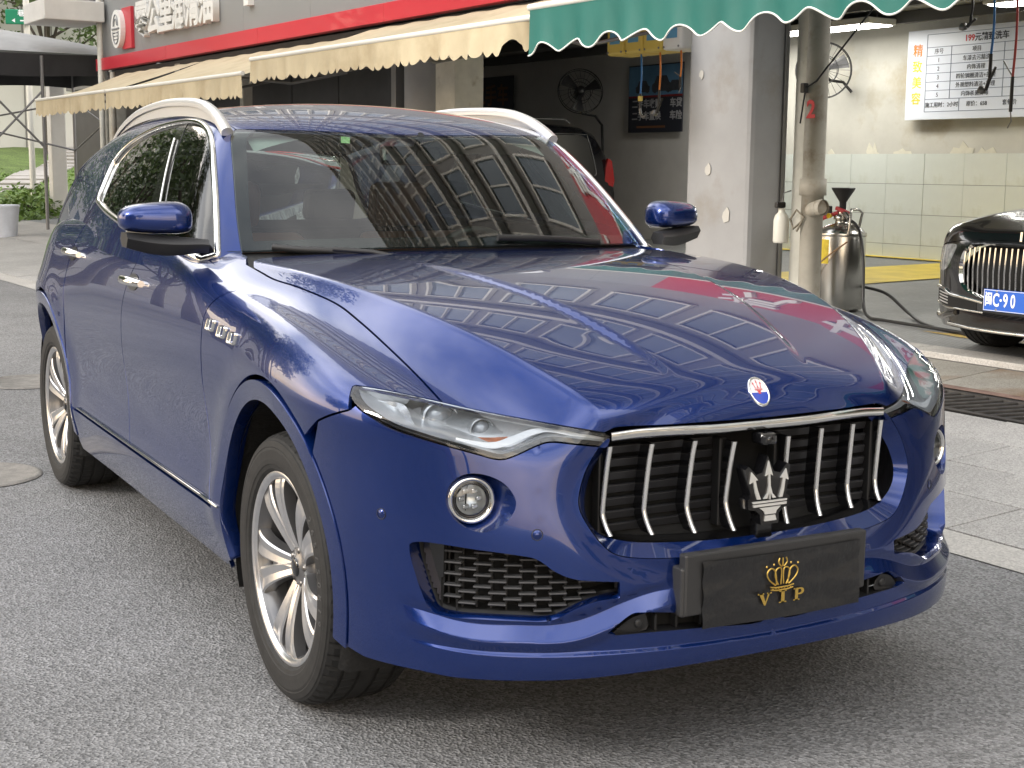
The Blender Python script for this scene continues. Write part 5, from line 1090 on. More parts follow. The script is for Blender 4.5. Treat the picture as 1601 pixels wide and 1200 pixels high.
# ---- fog lamps
fc = trace([(736.5, 781)], F=Fbody, off=.028)[0]; fn_ = grad(Fbody, fc[None])[0]; fdir = np.array([fn_[0]*.45, 1.0, 0.03]); fx, fy, fdir = rot_to(fdir)
FR = .0535
aa = np.linspace(0, 2*math.pi, 48, endpoint=False)
fo = resample(FOG, n=96, closed=True)
for s in (1, -1):
    S = np.array([s, 1, 1])
    def FT(r, h, a): return (fc+fx*math.cos(a)*r+fy*math.sin(a)*r+fdir*h)*S
    ring = MB().grid([[FT(r, h, a) for r, h in ((FR+.004, -.012), (FR+.003, .004), (FR-.002, .009), (FR-.007, .007), (FR-.010, -.004))] for a in aa], closed=True).build('fog_lamp', CHROME, car, fixn=True)
    # socket: from the round opening to the lamp
    inner = np.array([fc+fx*math.cos(a)*(FR+.003)+fy*math.sin(a)*(FR+.003)-fdir*.010 for a in np.linspace(0, 2*math.pi, 96, endpoint=False)])
    st = min(range(96), key=lambda k: np.linalg.norm(np.roll(fo, k, 0)-inner, axis=1).sum()); f1_ = np.roll(fo, st, 0)
    st2 = min(range(96), key=lambda k: np.linalg.norm(np.roll(fo[::-1], k, 0)-inner, axis=1).sum()); f2_ = np.roll(fo[::-1], st2, 0)
    f_ = f1_ if np.linalg.norm(f1_-inner, axis=1).sum() < np.linalg.norm(f2_-inner, axis=1).sum() else f2_
    MB().grid(np.stack([f_*S, (f_*.55+inner*.45-fdir*.006)*S, inner*S], 1), closed=True).build('lamp_socket', PAINT, ring, fixn=True)
    MB().grid([[FT(r, h, a) for r, h in ((FR-.009, .0), (FR-.016, .0045), (FR*.4, .0075), (.0005, .008))] for a in aa], closed=True).build('fog_lens', LENS, ring, fixn=True)
    MB().grid([[FT(r, h, a) for r, h in ((FR-.009, -.002), (FR-.014, -.012), (FR-.022, -.030), (.0005, -.034))] for a in aa], closed=True).build('fog_reflector', HGREY, ring, fixn=True)
    rm = MB()
    for k in range(6):
        a = k*math.pi/3; c3 = (fc+fx*math.cos(a)*.021+fy*math.sin(a)*.021-fdir*.014)*S; rm.box(c3, (.016, .010, .012), bev=.003)
    rm.build('fog_elements', HSIL, ring)
    MB().grid([[FT(r, h, a) for r, h in ((FR-.010, .0025), (FR-.012, .004), (FR-.016, .004), (FR-.018, .002))] for a in aa], closed=True).build('fog_bezel', GLOSSBLACK, ring, fixn=True)
# ---- side air intakes
IN2 = resample(INT, n=150, closed=True); INd = cylof(IN2, .045)
ins2 = inset(FRONTDOM.to(IN2), .006); INd2, _ = FRONTDOM.lift(ins2, Fbody, .055)
CELLW, ROWH = .0335, .0135
SLATM = MB().box((0, 0, 0), (CELLW*1.28, .020, .0045), bev=.0018).mesh('slat', mat('intake_slat_plastic', (.06, .06, .062), rough=.42))
VB = None
poly2 = FRONTDOM.to(IN2)
for s in (1, -1):
    S = np.array([s, 1, 1])
    surround = MB().grid(np.stack([IN2*S, INd*S], 1), closed=True).build('air_intake', PAINT, car, fixn=True)
    MB().grid(np.stack([INd*S, INd2*S], 1), closed=True, smooth=False).build('intake_frame', PLASTIC, surround, fixn=True)
    mb = MB(); q = FRONTDOM.to(INd2); r_ = delaunay_2d_cdt([Vector(v) for v in q], [(i, (i+1) % len(q)) for i in range(len(q))], [], 1, 1e-7); bp3, _ = FRONTDOM.lift(np.array([tuple(v) for v in r_[0]]), Fbody, .105); mb.add(bp3*S, [tuple(f) for f in r_[2]])
    bo, _ = FRONTDOM.lift(q, Fbody, .105); mb.grid(np.stack([INd2*S, bo*S], 1), closed=True); mb.build('intake_back', DARK, surround, fixn=True)
    u0, u1 = poly2[:, 0].min(), poly2[:, 0].max(); zlo, zhi = poly2[:, 1].min(), poly2[:, 1].max()
    gu1 = u1-.052                                                       # solid blank panel at the outer end
    pb = np.array([(gu1, zlo-.02), (u1+.02, zlo-.02), (u1+.02, zhi+.02), (gu1-.014, zhi+.02)])
    bq = np.array([(a, b) for a in np.linspace(gu1-.012, u1, 14) for b in np.linspace(zlo, zhi, 14)])
    ok = inpoly(bq, ins2) & inpoly(bq, pb); pq, _ = FRONTDOM.lift(bq, Fbody, .048); ok = ok.reshape(14, 14); pq = pq*S
    MB().add(pq, [(i*14+j, (i+1)*14+j, (i+1)*14+j+1, i*14+j+1) for i in range(13) for j in range(13) if ok[i:i+2, j:j+2].sum() >= 3], 0, True).build('intake_blank', GLOSSBLACK, surround, fixn=True)
    col = 0; u = gu1-.012; todo = []; bars = []
    while u > u0+.06:
        vz = np.array([(u, z) for z in np.linspace(zlo, zhi, 60)]); k = inpoly(vz, ins2)
        if k.sum() > 3:
            bars += [vz[k][0], vz[k][-1]]
        row = 0; z = zlo+.012+(col % 2)*ROWH
        while z < zhi:
            if inpoly([(u-CELLW*.5, z), (u, z), (u-CELLW*.2, z+.005), (u-CELLW*.2, z-.005)], ins2).all():
                todo.append((u-CELLW*.5, z))
            z += 2*ROWH
        u -= CELLW; col += 1
    pc_, _ = FRONTDOM.lift(np.array(todo), Fbody, .054); nn = grad(Fbody, pc_)*S
    for a_, b_ in zip(pc_*S, nn): inst('slat', SLATM, surround, loc=a_, rot=(0, 0, math.atan2(-b_[0], b_[1])))
    pv, _ = FRONTDOM.lift(np.array(bars), Fbody, .066); pv = pv*S
    for a_, b_ in zip(pv[::2], pv[1::2]): MB().tube([a_, b_], .003, 6).build('intake_bar', PLASTIC, surround)
# ---- lower slot
SL2 = resample(SLOT, n=80, closed=True); SLd = cylof(SL2, .04)
for s in (1, -1):
    S = np.array([s, 1, 1]); sl = MB().grid(np.stack([SL2*S, SLd*S], 1), closed=True).build('lower_vent', PLASTIC, car, fixn=True)
    q = FRONTDOM.to(SLd); r_ = delaunay_2d_cdt([Vector(v) for v in q], [(i, (i+1) % len(q)) for i in range(len(q))], [], 1, 1e-7); bp3, _ = FRONTDOM.lift(np.array([tuple(v) for v in r_[0]]), Fbody, .045); MB().add(bp3*S, [tuple(f) for f in r_[2]]).build('vent_back', DARK, sl, fixn=True)
    # closed end cover with round sensor
    ec = trace(pxs([(958, 989), (982, 969), (1003, 960), (1010, 962), (1010, 984), (965, 991)], n=3), F=Fbody, off=.008); mb = MB(); mb.add(ec*S, [tuple(range(len(ec)))]); mb.build('vent_cover', PLASTIC, sl, fixn=True)
    sp = trace([(998, 974)], F=Fbody, off=.006)[0]; MB().lathe([(0, .006), (.008, .006), (.0105, .004), (.012, 0)], 'y', 20, sp*S).build('vent_sensor', PLASTIC, sl, fixn=True)
    for xx in (.06, .13, .20, .27, .33):
        MB().box((s*xx, _Yf(.40)-.035, .398), (.006, .02, .045)).build('vent_bar', PLASTIC, sl)
# ---- parking sensors
for px0 in ((596, 803), (840, 836)):
    p0_ = trace([px0], F=Fbody)[0]; n0 = grad(Fbody, p0_[None])[0]; x0, y0, n0 = rot_to(n0)
    for s in (1, -1): MB().grid([[(p0_+x0*math.cos(a)*r+y0*math.sin(a)*r+n0*h)*[s, 1, 1] for r, h in ((.0120, -.002), (.0115, .0007), (.0108, -.0006), (.0100, .0006), (.0003, .0008))] for a in np.linspace(0, 2*math.pi, 24, endpoint=False)], closed=True).build('parking_sensor', PAINT, car, fixn=True); MB().tube([(p0_+x0*math.cos(a)*.0125+y0*math.sin(a)*.0125+n0*.0002)*[s, 1, 1] for a in np.linspace(0, 2*math.pi, 28, endpoint=False)], .0011, 5, closed=True).build('sensor_seal', PLASTIC, car)
# ---- plate holder and cover
HOLD = mat('plate_holder_plastic', (.03, .03, .031), rough=.45, bump=.1, bscale=300)
COVER = mat('plate_cover_sheet', (.012, .012, .013), rough=.34, bump=.55, bscale=16, bdist=.02, coat=.2)
GOLD = mat('gold_print', (.72, .49, .12), rough=.35, metal=.85)
mb = MB(); mb.box((0, .946, .492), (.555, .030, .150), bev=.005); mb.box((.26, .932, .475), (.05, .05, .12), bev=.006); mb.box((-.262, .932, .475), (.04, .05, .12), bev=.006); plate = mb.build('licence_plate', HOLD, car)
plate['label'] = 'black sheet cover with gold crown and VIP over the number plate'
gxn, gzn = 40, 18
def wr(u, v): return .0025*math.sin(9*u+3*math.sin(5*v))+.002*math.sin(17*v+6*u)+.0012*math.sin(31*u*v+3)
CV = [[(.234-.484*i/(gxn-1)-.006*(j/(gzn-1)), .9665+wr(i/gxn, j/gzn)*(.3+.7*abs(2*i/gxn-1)**2), .548-.165*j/(gzn-1)-.004*math.sin(3.0*i/gxn)) for j in range(gzn)] for i in range(gxn)]
mb = MB(); mb.grid(CV); mb.grid([[tuple(np.array(p)-[0, .003, 0]) for p in r] for r in CV]); 
mb.build('plate_cover', COVER, plate, fixn=False)
PY = .9735
def PT(x, y, h): return (-x, PY+h, .466+y)
def flat(name, poly, par, m=None): return MB().prism(poly, 0, .0012, PT).build(name, m or GOLD, par, fixn=True)
for ch, cx, wd in (('V', -.052, 1), ('I', .004, 1), ('P', .054, 1)):
    h = .031; t = .0105; z0 = -.047
    if ch == 'V': L_ = [[(-.017, h), (-.006, h), (.003, .008), (.011, h), (.016, h), (.003, 0), (-.001, 0)], [(-.021, h), (-.002, h), (-.002, h-.003), (-.021, h-.003)], [(.007, h), (.021, h), (.021, h-.003), (.007, h-.003)]]
    elif ch == 'I': L_ = [[(-.005, 0), (.005, 0), (.005, h), (-.005, h)], [(-.011, 0), (.011, 0), (.011, .003), (-.011, .003)], [(-.011, h-.003), (.011, h-.003), (.011, h), (-.011, h)]]
    else:
        L_ = [[(-.012, 0), (-.003, 0), (-.003, h), (-.012, h)], [(-.017, 0), (.002, 0), (.002, .003), (-.017, .003)], [(-.017, h-.003), (-.010, h-.003), (-.010, h), (-.017, h)]]
        a = np.linspace(math.pi/2, -math.pi/2, 12); L_.append([(-.003, h)]+[(.005+.0105*math.cos(t_), h-.0085+.0085*math.sin(t_)) for t_ in a]+[(-.003, h-.017), (-.003, h-.0135)]+[(.002+.0055*math.cos(t_), h-.0085+.005*math.sin(t_)) for t_ in a[::-1]]+[(-.003, h-.0035)])
    for pg in L_: flat('cover_letter', [(x+cx, y+z0) for x, y in pg], plate)
# crown
def stroke(name, pts, r): MB().tube([PT(x, y, .001) for x, y in pts], r, 6, flat=1).build(name, GOLD, plate)
zc = -.005
for s in (1, -1):
    stroke('crown_arc', [(s*x, y+zc) for x, y in catmull([(.020, .004), (.040, .020), (.047, .036), (.038, .047), (.026, .044), (.020, .030), (.017, .006)], 5)], .0021)
    stroke('crown_arc', [(s*x, y+zc) for x, y in catmull([(.012, .005), (.022, .026), (.020, .042), (.010, .047), (.003, .040), (.004, .006)], 5)], .0019)
    MB().lathe([(0, .002), (.0022, .001), (.003, 0)], 'y', 12, PT(s*.048, .053+zc, 0)).build('crown_pearl', GOLD, plate); MB().lathe([(0, .002), (.0022, .001), (.003, 0)], 'y', 12, PT(s*.026, .056+zc, 0)).build('crown_pearl', GOLD, plate)
for k in range(3): stroke('crown_leaf', [(x+(k-1)*.004, y+zc) for x, y in catmull([(0, .050), ((k-1)*.009, .060), ((k-1)*.006, .071)], 5)], .0019)
stroke('crown_band', [(-.036, zc+.001), (-.018, zc-.002), (.018, zc-.002), (.036, zc+.001)], .0020); stroke('crown_band', [(-.034, zc-.006), (-.018, zc-.009), (.018, zc-.009), (.034, zc-.006)], .0020)
for k in range(7): MB().lathe([(0, .0018), (.0013, .001), (.0018, 0)], 'y', 10, PT(-.027+.009*k, zc-.0048, 0)).build('crown_pearl', GOLD, plate)
# ---- mirrors, handles, vents, wipers
for s in (1, -1):
    S = np.array([s, 1, 1]); c = np.array([1.0, -.945, 1.283]); rows = []
    for i in range(25):
        th = -math.pi/2+math.pi*i/24
        row = []
        for j in range(40):
            ph = 2*math.pi*j/40; e = lambda v, p: math.copysign(abs(v)**p, v)
            x = e(math.sin(ph), .5)*e(math.cos(th), .42)*.112; y = e(math.cos(ph), .8)*e(math.cos(th), .7)*.085; z = e(math.sin(th), .8 if th > 0 else .55)*(.062 if th > 0 else .046)
            t = (x+.112)/.224; y = max(y, -.045); z = (z*(1.0-.36*t**1.6) if z > 0 else z*(1-.10*t))+.006*t; y = y*(1.0-.28*t**2)-.030*t
            if z > 0: z *= 1-.25*max(0, -y/.05)*0
            row.append((c+np.array([x, y, z]))*S)
        rows.append(row)
    rows = np.array(rows); rows = np.concatenate([rows, rows[:, :1]], 1)
    mir = MB().grid(rows).build('door_mirror', PAINT, car, fixn=True)
    b = MB(); G = []
    for t in np.linspace(0, 1, 14):
        x = 1.10-.235*t; y = -.958+.10*t*t; w = .050-.006*t; z1_ = 1.246-.02*t; z0_ = 1.200-.018*math.sin(math.pi*min(1, t*1.1))-.018*t
        G.append([(x*s, y+w, (z0_+z1_)/2+.006), (x*s, y+w*.7, z1_), (x*s, y-w*.7, z1_), (x*s, y-w, (z0_+z1_)/2), (x*s, y-w*.6, z0_), (x*s, y+w*.6, z0_), (x*s, y+w, (z0_+z1_)/2+.006)])
    b.grid(G); b.add(G[0][:6], [tuple(range(6))]); b.add(G[-1][:6], [tuple(range(6))]); b.build('mirror_base', PLASTIC, mir, fixn=True)
    MB().box((1.0*s, -.992, 1.283), (.17, .006, .09), bev=.003).build('mirror_glass', CHROME, mir)
    # quarter cover behind the mirror foot
def surfbox(px0, px1, F, sz, name, m, parts=None): pass
hand = [trace([(100, 391), (131, 401)], F=Fbody), trace([(191, 435), (227, 446)], F=Fbody)]
for H, door in zip(hand, (RD, FD)):
    for s, d in zip((1, -1), door):
        S = np.array([s, 1, 1]); a, b = H; nn = grad(Fbody, ((a+b)/2)[None])[0]; tt = (b-a)/np.linalg.norm(b-a); L_ = np.linalg.norm(b-a); mid = (a+b)/2; L_ = .21
        G = []
        for t in np.linspace(-1, 1, 15):
            cc = mid+tt*t*L_/2+nn*(.034*(1-t**4)+.002); w = .016*(1-.25*t*t); up = np.cross(nn, tt); up = up if up[2] > 0 else -up
            G.append([(cc+up*w*math.cos(k)+nn*.010*math.sin(k))*S for k in np.linspace(0, 2*math.pi, 13)])
        h = MB().grid(G); h.add(G[0][:12], [tuple(range(12))]); h.add(G[-1][:12], [tuple(range(12))]); h.build('door_handle', CHROME, d, fixn=True)
        rc = [(mid+tt*math.cos(k)*.075+up*math.sin(k)*.030+nn*.0015)*S for k in np.linspace(0, 2*math.pi, 24, endpoint=False)]
        MB().add(rc, [tuple(range(24))]).build('handle_recess', GLOSSBLACK, d)
vpx = [(331, 508), (348.5, 518.8), (365, 529)]
for pv in vpx:
    p = trace([pv], F=Fbody)[0]; nn = grad(Fbody, p[None])[0]; x0, y0, nn = rot_to(nn)
    for s, fd in zip((1, -1), fender):
        S = np.array([s, 1, 1])
        def rr(a, k, h, e=.35): ca, sa = math.cos(a), math.sin(a); return (p+x0*math.copysign(abs(ca)**e, ca)*.030*k+y0*math.copysign(abs(sa)**e, sa)*.0185*k+x0*math.copysign(abs(sa)**e, sa)*.006*k+nn*h)*S
        A2 = np.linspace(0, 2*math.pi, 40, endpoint=False)
        v = MB().grid([[rr(a, k, h) for k, h in ((1.0, -.003), (1.0, .007), (.93, .010), (.80, .008), (.76, -.004))] for a in A2], closed=True).build('fender_vent', CHROME, fd, fixn=True)
        MB().add([rr(a, .78, -.001) for a in A2], [tuple(range(40))]).build('vent_mesh', GLOSSBLACK, fd)
# wipers
for pts in ([(427, 383), (470, 387), (520, 391)], [(905, 389), (950, 388), (990, 387)]):
    pass
wl = trace(pxs([(426, 386), (470, 390), (520, 392), (558, 396), (585, 400)]), F=Fgreen, off=-.010); wp = MB().tube(wl, .0075, 8, flat=1.5).build('wiper', PLASTIC, car)
MB().tube([wl[len(wl)//2]+[0, .004, .006], wl[-3]+[0, .01, .012], wl[-1]+[-.05, .06, .0], wl[-1]+[-.10, .10, -.03]], .008, 8).build('wiper_arm', PLASTIC, wp)
wl = lay(P3([(-.04, -.585, 0), (-.25, -.60, 0), (-.48, -.655, 0)]), TOPDOM, Fgreen, -.010); MB().tube(catmull(wl, 6), .0075, 8, flat=1.5).build('wiper', PLASTIC, car)
# cowl
ca = resample(COWL[::-1], n=30); cbp = resample(WBOT[::-1], n=30)
mb = MB()
for s in (1, -1): mb.grid(np.stack([(ca+[0, .01, -.028])*[s, 1, 1], (cbp+[0, -.02, -.008])*[s, 1, 1]], 1))
mb.build('cowl', PLASTIC, car, fixn=True)
# ---- interior
LEATHER = mat('cabin_dark_leather', (.030, .026, .024), rough=.5); TAN = mat('seat_leather', (.36, .15, .095), rough=.45, var=.15); LINER = mat('headliner_fabric', (.42, .41, .38), rough=.9)
def block(name, c, d, m, par, rx=0, bev=.03): return MB().box(c, d, Matrix.Rotation(rx, 3, 'X'), bev=bev).build(name, m, par)
G = []
for x in np.linspace(-.74, .74, 20):
    G.append([(x, y, z) for y, z in ((-.80-.06*abs(x), 1.10), (-.92, 1.135), (-1.10, 1.14), (-1.22, 1.12), (-1.28, 1.06), (-1.30, .80), (-1.28, .5))])
dash = MB().grid(G).build('dashboard', LEATHER, car, fixn=True)
aa = np.linspace(0, 2*math.pi, 40, endpoint=False); ct = np.array([-.37, -1.45, 1.05])
MB().tube([ct+np.array([math.cos(a)*.185, math.sin(a)*.065*1.0, math.sin(a)*.17]) for a in aa], .016, 8, closed=True).build('steering_wheel', LEATHER, car)
block('steering_hub', (-.37, -1.44, 1.05), (.14, .05, .09), LEATHER, car, .35)
for x in (.38, -.38):
    st = block('front_seat', (x, -2.02, .88), (.50, .16, .62), TAN, car, -.30); block('headrest', (x, -2.16, 1.30), (.26, .11, .19), TAN, st, -.2, .04); block('seat_cushion', (x, -1.75, .60), (.52, .52, .16), TAN, st)
rs = block('rear_seat', (0, -2.95, .90), (1.30, .16, .62), LEATHER, car, -.35)
for x in (.42, -.42): block('headrest', (x, -3.08, 1.27), (.26, .10, .16), LEATHER, rs, -.3, .035)
qh = P3([(x, y, 0) for x in np.linspace(-.58, .58, 24) for y in np.linspace(-1.22, -3.2, 30)]); Ph, _ = TOPDOM.lift(TOPDOM.to(qh), Fgreen, .035); MB().grid(Ph.reshape(24, 30, 3)).build('headliner', LINER, car)
block('rear_view_mirror', (0, -1.19, 1.50), (.24, .035, .07), GLOSSBLACK, car, .2, .015)
MB().tube([(0, -1.17, 1.50), (0, -1.10, 1.575)], .012, 8).build('mirror_stalk', GLOSSBLACK, car)
for x in (.36, -.36): block('sun_visor', (x, -1.36, 1.545), (.40, .16, .014), LINER, car, .35, .006)
for s in (1, -1):  # inner door cards and pillars
    MB().add([(s*.86, -.95, .45), (s*.86, -2.6, .45), (s*.86, -2.6, 1.19), (s*.86, -.95, 1.15)], [(0, 1, 2, 3)]).build('door_card', LEATHER, car)
tax = mat('inspection_sticker', (.45, .62, .30), .5)
sk = trace([(533, 213), (547, 214), (547, 224), (533, 223)], F=Fgreen, off=.006); MB().add(sk, [(0, 1, 2, 3)]).build('windscreen_sticker', tax, car)
# mud flap behind the bumper corner
MB().box((.80, .40, .285), (.16, .012, .07), Matrix.Rotation(.2, 3, 'X')).build('air_deflector', mat('flap_grey', (.22, .22, .22), .7), car)
# tail lamps
for s in (1, -1): MB().tube([np.array(rearpt(x, .98))*[s, 1, 1]+np.array([0, -.004, 0]) for x in np.linspace(.45, .80, 10)], .03, 8, flat=1).build('tail_lamp', mat('tail_red', (.35, .01, .01), .15, coat=1) if s == 1 else MATS['tail_red'], car)
# ================================================================== black saloon in the wash bay
BLKP = mat('black_car_paint', (.004, .004, .005), rough=.18, coat=1.0, coat_rough=.02, stain=(.10, .10, .10), sscale=14, sthr=(.66, .78))
SUDS = mat('soapy_headlamp', (.30, .31, .32), rough=.12, metal=.4, coat=1.0, var=.6, vscale=25)
saloon = bthing('black_saloon', -2.42, 5.12, gz(5.9)-.005, 'wet black luxury saloon with tall chrome slatted grille and blue plate', 'car', rz=math.pi)
SM = np.array(Matrix.Translation(saloon.location) @ Matrix.Rotation(BRZ+math.pi, 4, 'Z')); SMI = np.linalg.inv(SM)
_bY = cubic([.1, .2, .3, .45, .6, .72, .80, .86, 1.0], [-.10, -.05, -.01, 0, -.004, -.020, -.05, -.10, -.35])
_bA = cubic([.1, .2, .4, .6, .75, .9, 1.1], [.90, .925, .94, .945, .94, .92, .80])
_bT = cubic([-5.4, -1.6, -1.2, -.8, -.4, -.15, 0, .1], [1.05, 1.04, 1.02, .985, .93, .87, .83, .79])
def Fsal(P):
    x, y, z = np.abs(P[..., 0]), P[..., 1], P[..., 2]; B_ = _bY(z)+.72; v = np.maximum(y+.72, 0)/B_; n = 2.7
    f = (((x/_bA(z))**n+v**n)**(1/n)-1)*.9
    rib = .02*np.exp(-((x-.62)/.14)**2)
    return smax(f, (z-_bT(y)-rib+.05*(x/.85)**2.5)*.85, .06)
def strace(px, off=0.0):
    d = pxray(px)@SMI[:3, :3].T; o = SMI[:3, :3]@CAMC+SMI[:3, 3]; P, ok = shoot(Fsal, o[None], d, 6, 16, off, 500); 
    if not ok.all(): print('SAL MISS', int((~ok).sum()), len(ok))
    return P[ok]
class DomS(DomCyl): c = np.array([0., -.78])
SDOM = DomS(); zs4 = dict(o=(1440, 300), s=4.615)
def splan(x, z):
    y = np.linspace(.1, -1.0, 400); P = np.stack([np.full(400, x), y, np.full(400, z)], 1); return P[np.argmax(Fsal(P) <= 0)]
GX, GZ0, GZ1 = .46, .40, .79
gout = catmull(P3([(0, 0, .775), (.20, 0, .775), (.36, 0, .768), (.435, 0, .750), (.475, 0, .70), (.490, 0, .62), (.475, 0, .53), (.42, 0, .468), (.30, 0, .432), (.15, 0, .415), (0, 0, .410)]), 6); gout[:, 1] = [splan(x, z)[1] for x, _, z in gout]; gout[0, 0] = gout[-1, 0] = 0
low = P3([splan(x, .20) for x in np.linspace(0, .80, 20)]); low[0, 0] = 0
sidel = P3([(.93, -.52, z) for z in np.linspace(.22, .80, 12)])
topl = P3([splan(x, .80-.10*(x/.9)**3) for x in np.linspace(.86, 0, 24)]); topl[-1, 0] = 0
sb_out = cat(low, sidel, topl, gout)
panel('front_bumper', BLKP, saloon, sb_out, SDOM, F=Fsal, res=.03, gap=0, closedhalf=True)
hoodo = P3([(0, y, 0) for y in np.linspace(-1.5, topl[-1, 1]-.03, 16)]).tolist()+topl[::-1].tolist()+[(.87, y, 0) for y in np.linspace(topl[0, 1]-.05, -1.5, 10)]+[(x, -1.5, 0) for x in np.linspace(.8, 0, 8)]
hh, _ = TOPDOM.lift(TOPDOM.to(P3(hoodo)), Fsal); hh[np.abs(P3(hoodo)[:, 0]) < 1e-6, 0] = 0
fe = P3([(.90, y, .72) for y in np.linspace(-.30, -1.5, 10)]).tolist()+[(.88, -1.5, .97), (.86, -1.2, .95), (.86, -.9, .92), (.86, -.6, .86), (.86, -.40, .80)]
panel('front_fender', BLKP, saloon, fe, Dom((-.8, -.25, -.5)), F=Fsal, res=.04, gap=0, mirror=(1, -1))
panel('hood', BLKP, saloon, hh, TOPDOM, F=Fsal, res=.035, gap=0, closedhalf=True)
# rest of the body
def arc(cy, a0, a1): q = np.radians(np.linspace(a0, a1, 24)); return [(.93, cy+.375*math.cos(t), .345+.375*math.sin(t)) for t in q]
so = [(.93, -.50, z) for z in np.linspace(.80, .36, 6)]+arc(-.86, 10, 170)+[(.93, y, .24) for y in np.linspace(-1.25, -3.7, 12)]+arc(-4.1, 10, 170)+[(.93, -4.6, .30), (.93, -5.1, .36), (.92, -5.15, .9)]+[(.90, y, .93) for y in np.linspace(-5.1, -.9, 24)]+[(.90, -.7, .88)]
panel('body_side', BLKP, saloon, P3(so), Dom((-.95, 0, -.3)), F=Fsal, res=.05, gap=0, mirror=(1, -1))
dk, _ = TOPDOM.lift(TOPDOM.to(P3([(0, -1.45, 0), (.89, -1.45, 0), (.89, -5.15, 0), (0, -5.15, 0)])), Fsal); dk[[0, 3], 0] = 0
panel('rear_deck', BLKP, saloon, dk, TOPDOM, F=Fsal, res=.08, gap=0, closedhalf=True)
MB().box((0, -5.12, .64), (1.84, .12, .72), bev=.04).build('rear_bumper', BLKP, saloon)
gp_ = catmull(P3([(-1.38, 0, 1.02), (-2.15, 0, 1.38), (-2.6, 0, 1.455), (-3.3, 0, 1.455), (-4.0, 0, 1.32), (-4.75, 0, 1.05)]), 5)
MB().grid([[(s_*(.86-.26*(max(0, z-1.0)/.46)*u if u < 1 else (.86-.26*max(0, z-1.0)/.46)*(2-u)*1.0), y, 1.0+(z-1.0)*min(1, u)+.015*max(0, u-1)) for u in (0, .5, .9, 1.0, 1.5, 2.0)] for y, _, z in gp_ for s_ in (1,)]).build('cabin', GLOSSBLACK, saloon, fixn=True)
MB().grid([[(-(.86-.26*(max(0, z-1.0)/.46)*u if u < 1 else (.86-.26*max(0, z-1.0)/.46)*(2-u)*1.0), y, 1.0+(z-1.0)*min(1, u)+.015*max(0, u-1)) for u in (0, .5, .9, 1.0, 1.5, 2.0)] for y, _, z in gp_]).build('cabin', GLOSSBLACK, saloon, fixn=True)
grl = gout; gin = gout.copy(); gin[:, 0] *= .955; gin[:, 2] = .592+(gin[:, 2]-.592)*.93; gin[:, 1] -= .012
gr = loft('grille_frame', CHROME, gout*1.0+[0, .006, 0], gin, saloon, n=70); bkg = MB(); bb = cat(gin, MX(gin[:-1])[::-1]); bkg.add(bb-[0, .10, 0], [tuple(range(len(bb)))]); bkg.build('grille_back', DARK, gr)
for k in range(21):
    x = -.44+.044*k; xa = abs(x); zt = np.interp(xa, [0, .34, .42, .46], [.755, .750, .735, .70]); zl = np.interp(xa, [0, .15, .30, .40, .46], [.43, .435, .452, .475, .53]); y = splan(xa, .6)[1]
    MB().tube([(x, y-.006+.0, zt), (x, y+.006, (zt+zl)/2), (x, y-.004, zl)], .0065, 6).build('grille_bar', CHROME, gr)
MB().tube([(0, -.03, .80), (0, -.035, .86)], .010, 8).build('hood_ornament', CHROME, saloon)
for s in (1, -1):
    S = np.array([s, 1, 1])
    hp = P3([(.56, 0, .755), (.70, 0, .745), (.80, 0, .72), (.86, 0, .69), (.855, 0, .61), (.79, 0, .585), (.70, 0, .575), (.635, 0, .60), (.58, 0, .68)]); hp[:, 1] = [splan(x, z)[1] for x, _, z in hp]; hp = catmull(hp, 4, True)
    panel('headlight', SUDS, saloon, hp, SDOM, F=Fsal, res=.03, gap=0, off=-.004, thick=.01, mirror=(s,))
    def tl(pts, r, nm, m): q = P3([splan(x, z) for x, z in pts])+[0, .006, 0]; MB().tube(catmull(q, 6)*S, r, 8).build(nm, m, saloon)
    tl([(.88, .455), (.78, .46), (.66, .455), (.56, .425), (.42, .415), (.24, .395)], .012, 'chrome_strip', CHROME); tl([(.88, .36), (.76, .355), (.60, .335), (.45, .335), (.24, .33)], .008, 'chrome_strip', CHROME)
    tl([(.87, .275), (.80, .265), (.70, .262), (.60, .29), (.50, .31)], .022, 'bumper_wing', BLKP); tl([(.62, .225), (.4, .215), (.2, .21), (0.001, .21)], .011, 'chrome_lip', CHROME)
    for z in (.37, .39, .41, .43): tl([(.86, z), (.72, z), (.60, z-.01)], .0045, 'intake_slat', SATIN)
    iq = P3([(.87, 0, .445), (.70, 0, .448), (.60, 0, .43), (.45, 0, .405), (.30, 0, .395), (.30, 0, .34), (.50, 0, .338), (.70, 0, .352), (.87, 0, .365)]); iq[:, 1] = [splan(x, z)[1] for x, _, z in iq]
    panel('side_intake', DARK, saloon, iq, SDOM, F=Fsal, res=.05, gap=0, off=-.003, thick=.004, mirror=(s,))
    for yy, st in ((-.86, 0), (-4.1, 0)):
        wz = bpy.data.objects.new('wheel', RIM); COL.objects.link(wz); wz.parent = saloon; wz.location = (s*.80, yy, .355); wz.scale = (.95, .95, .95); wz.rotation_euler = (0, 0, 0 if s > 0 else math.pi); inst('tyre', TYRE, wz); inst('hub', HUB, wz)
        for k in range(5):
            for m in SP: inst('spoke', m, wz, rot=(math.radians(72*k), 0, 0))
    MB().tube([(s*.80, -1.6, 1.05), (s*.70, -2.2, 1.36), (s*.655, -3.2, 1.41), (s*.72, -4.0, 1.27), (s*.84, -4.5, 1.06)], .008, 6).build('window_trim', CHROME, saloon)
PLB = mat('plate_blue', (.01, .10, .50), .35, coat=.3); PLW = mat('plate_white', (.80, .82, .85), .4)
pl = MB().box((0, .022, .42), (.44, .006, .14), bev=.003).build('number_plate', PLB, saloon)
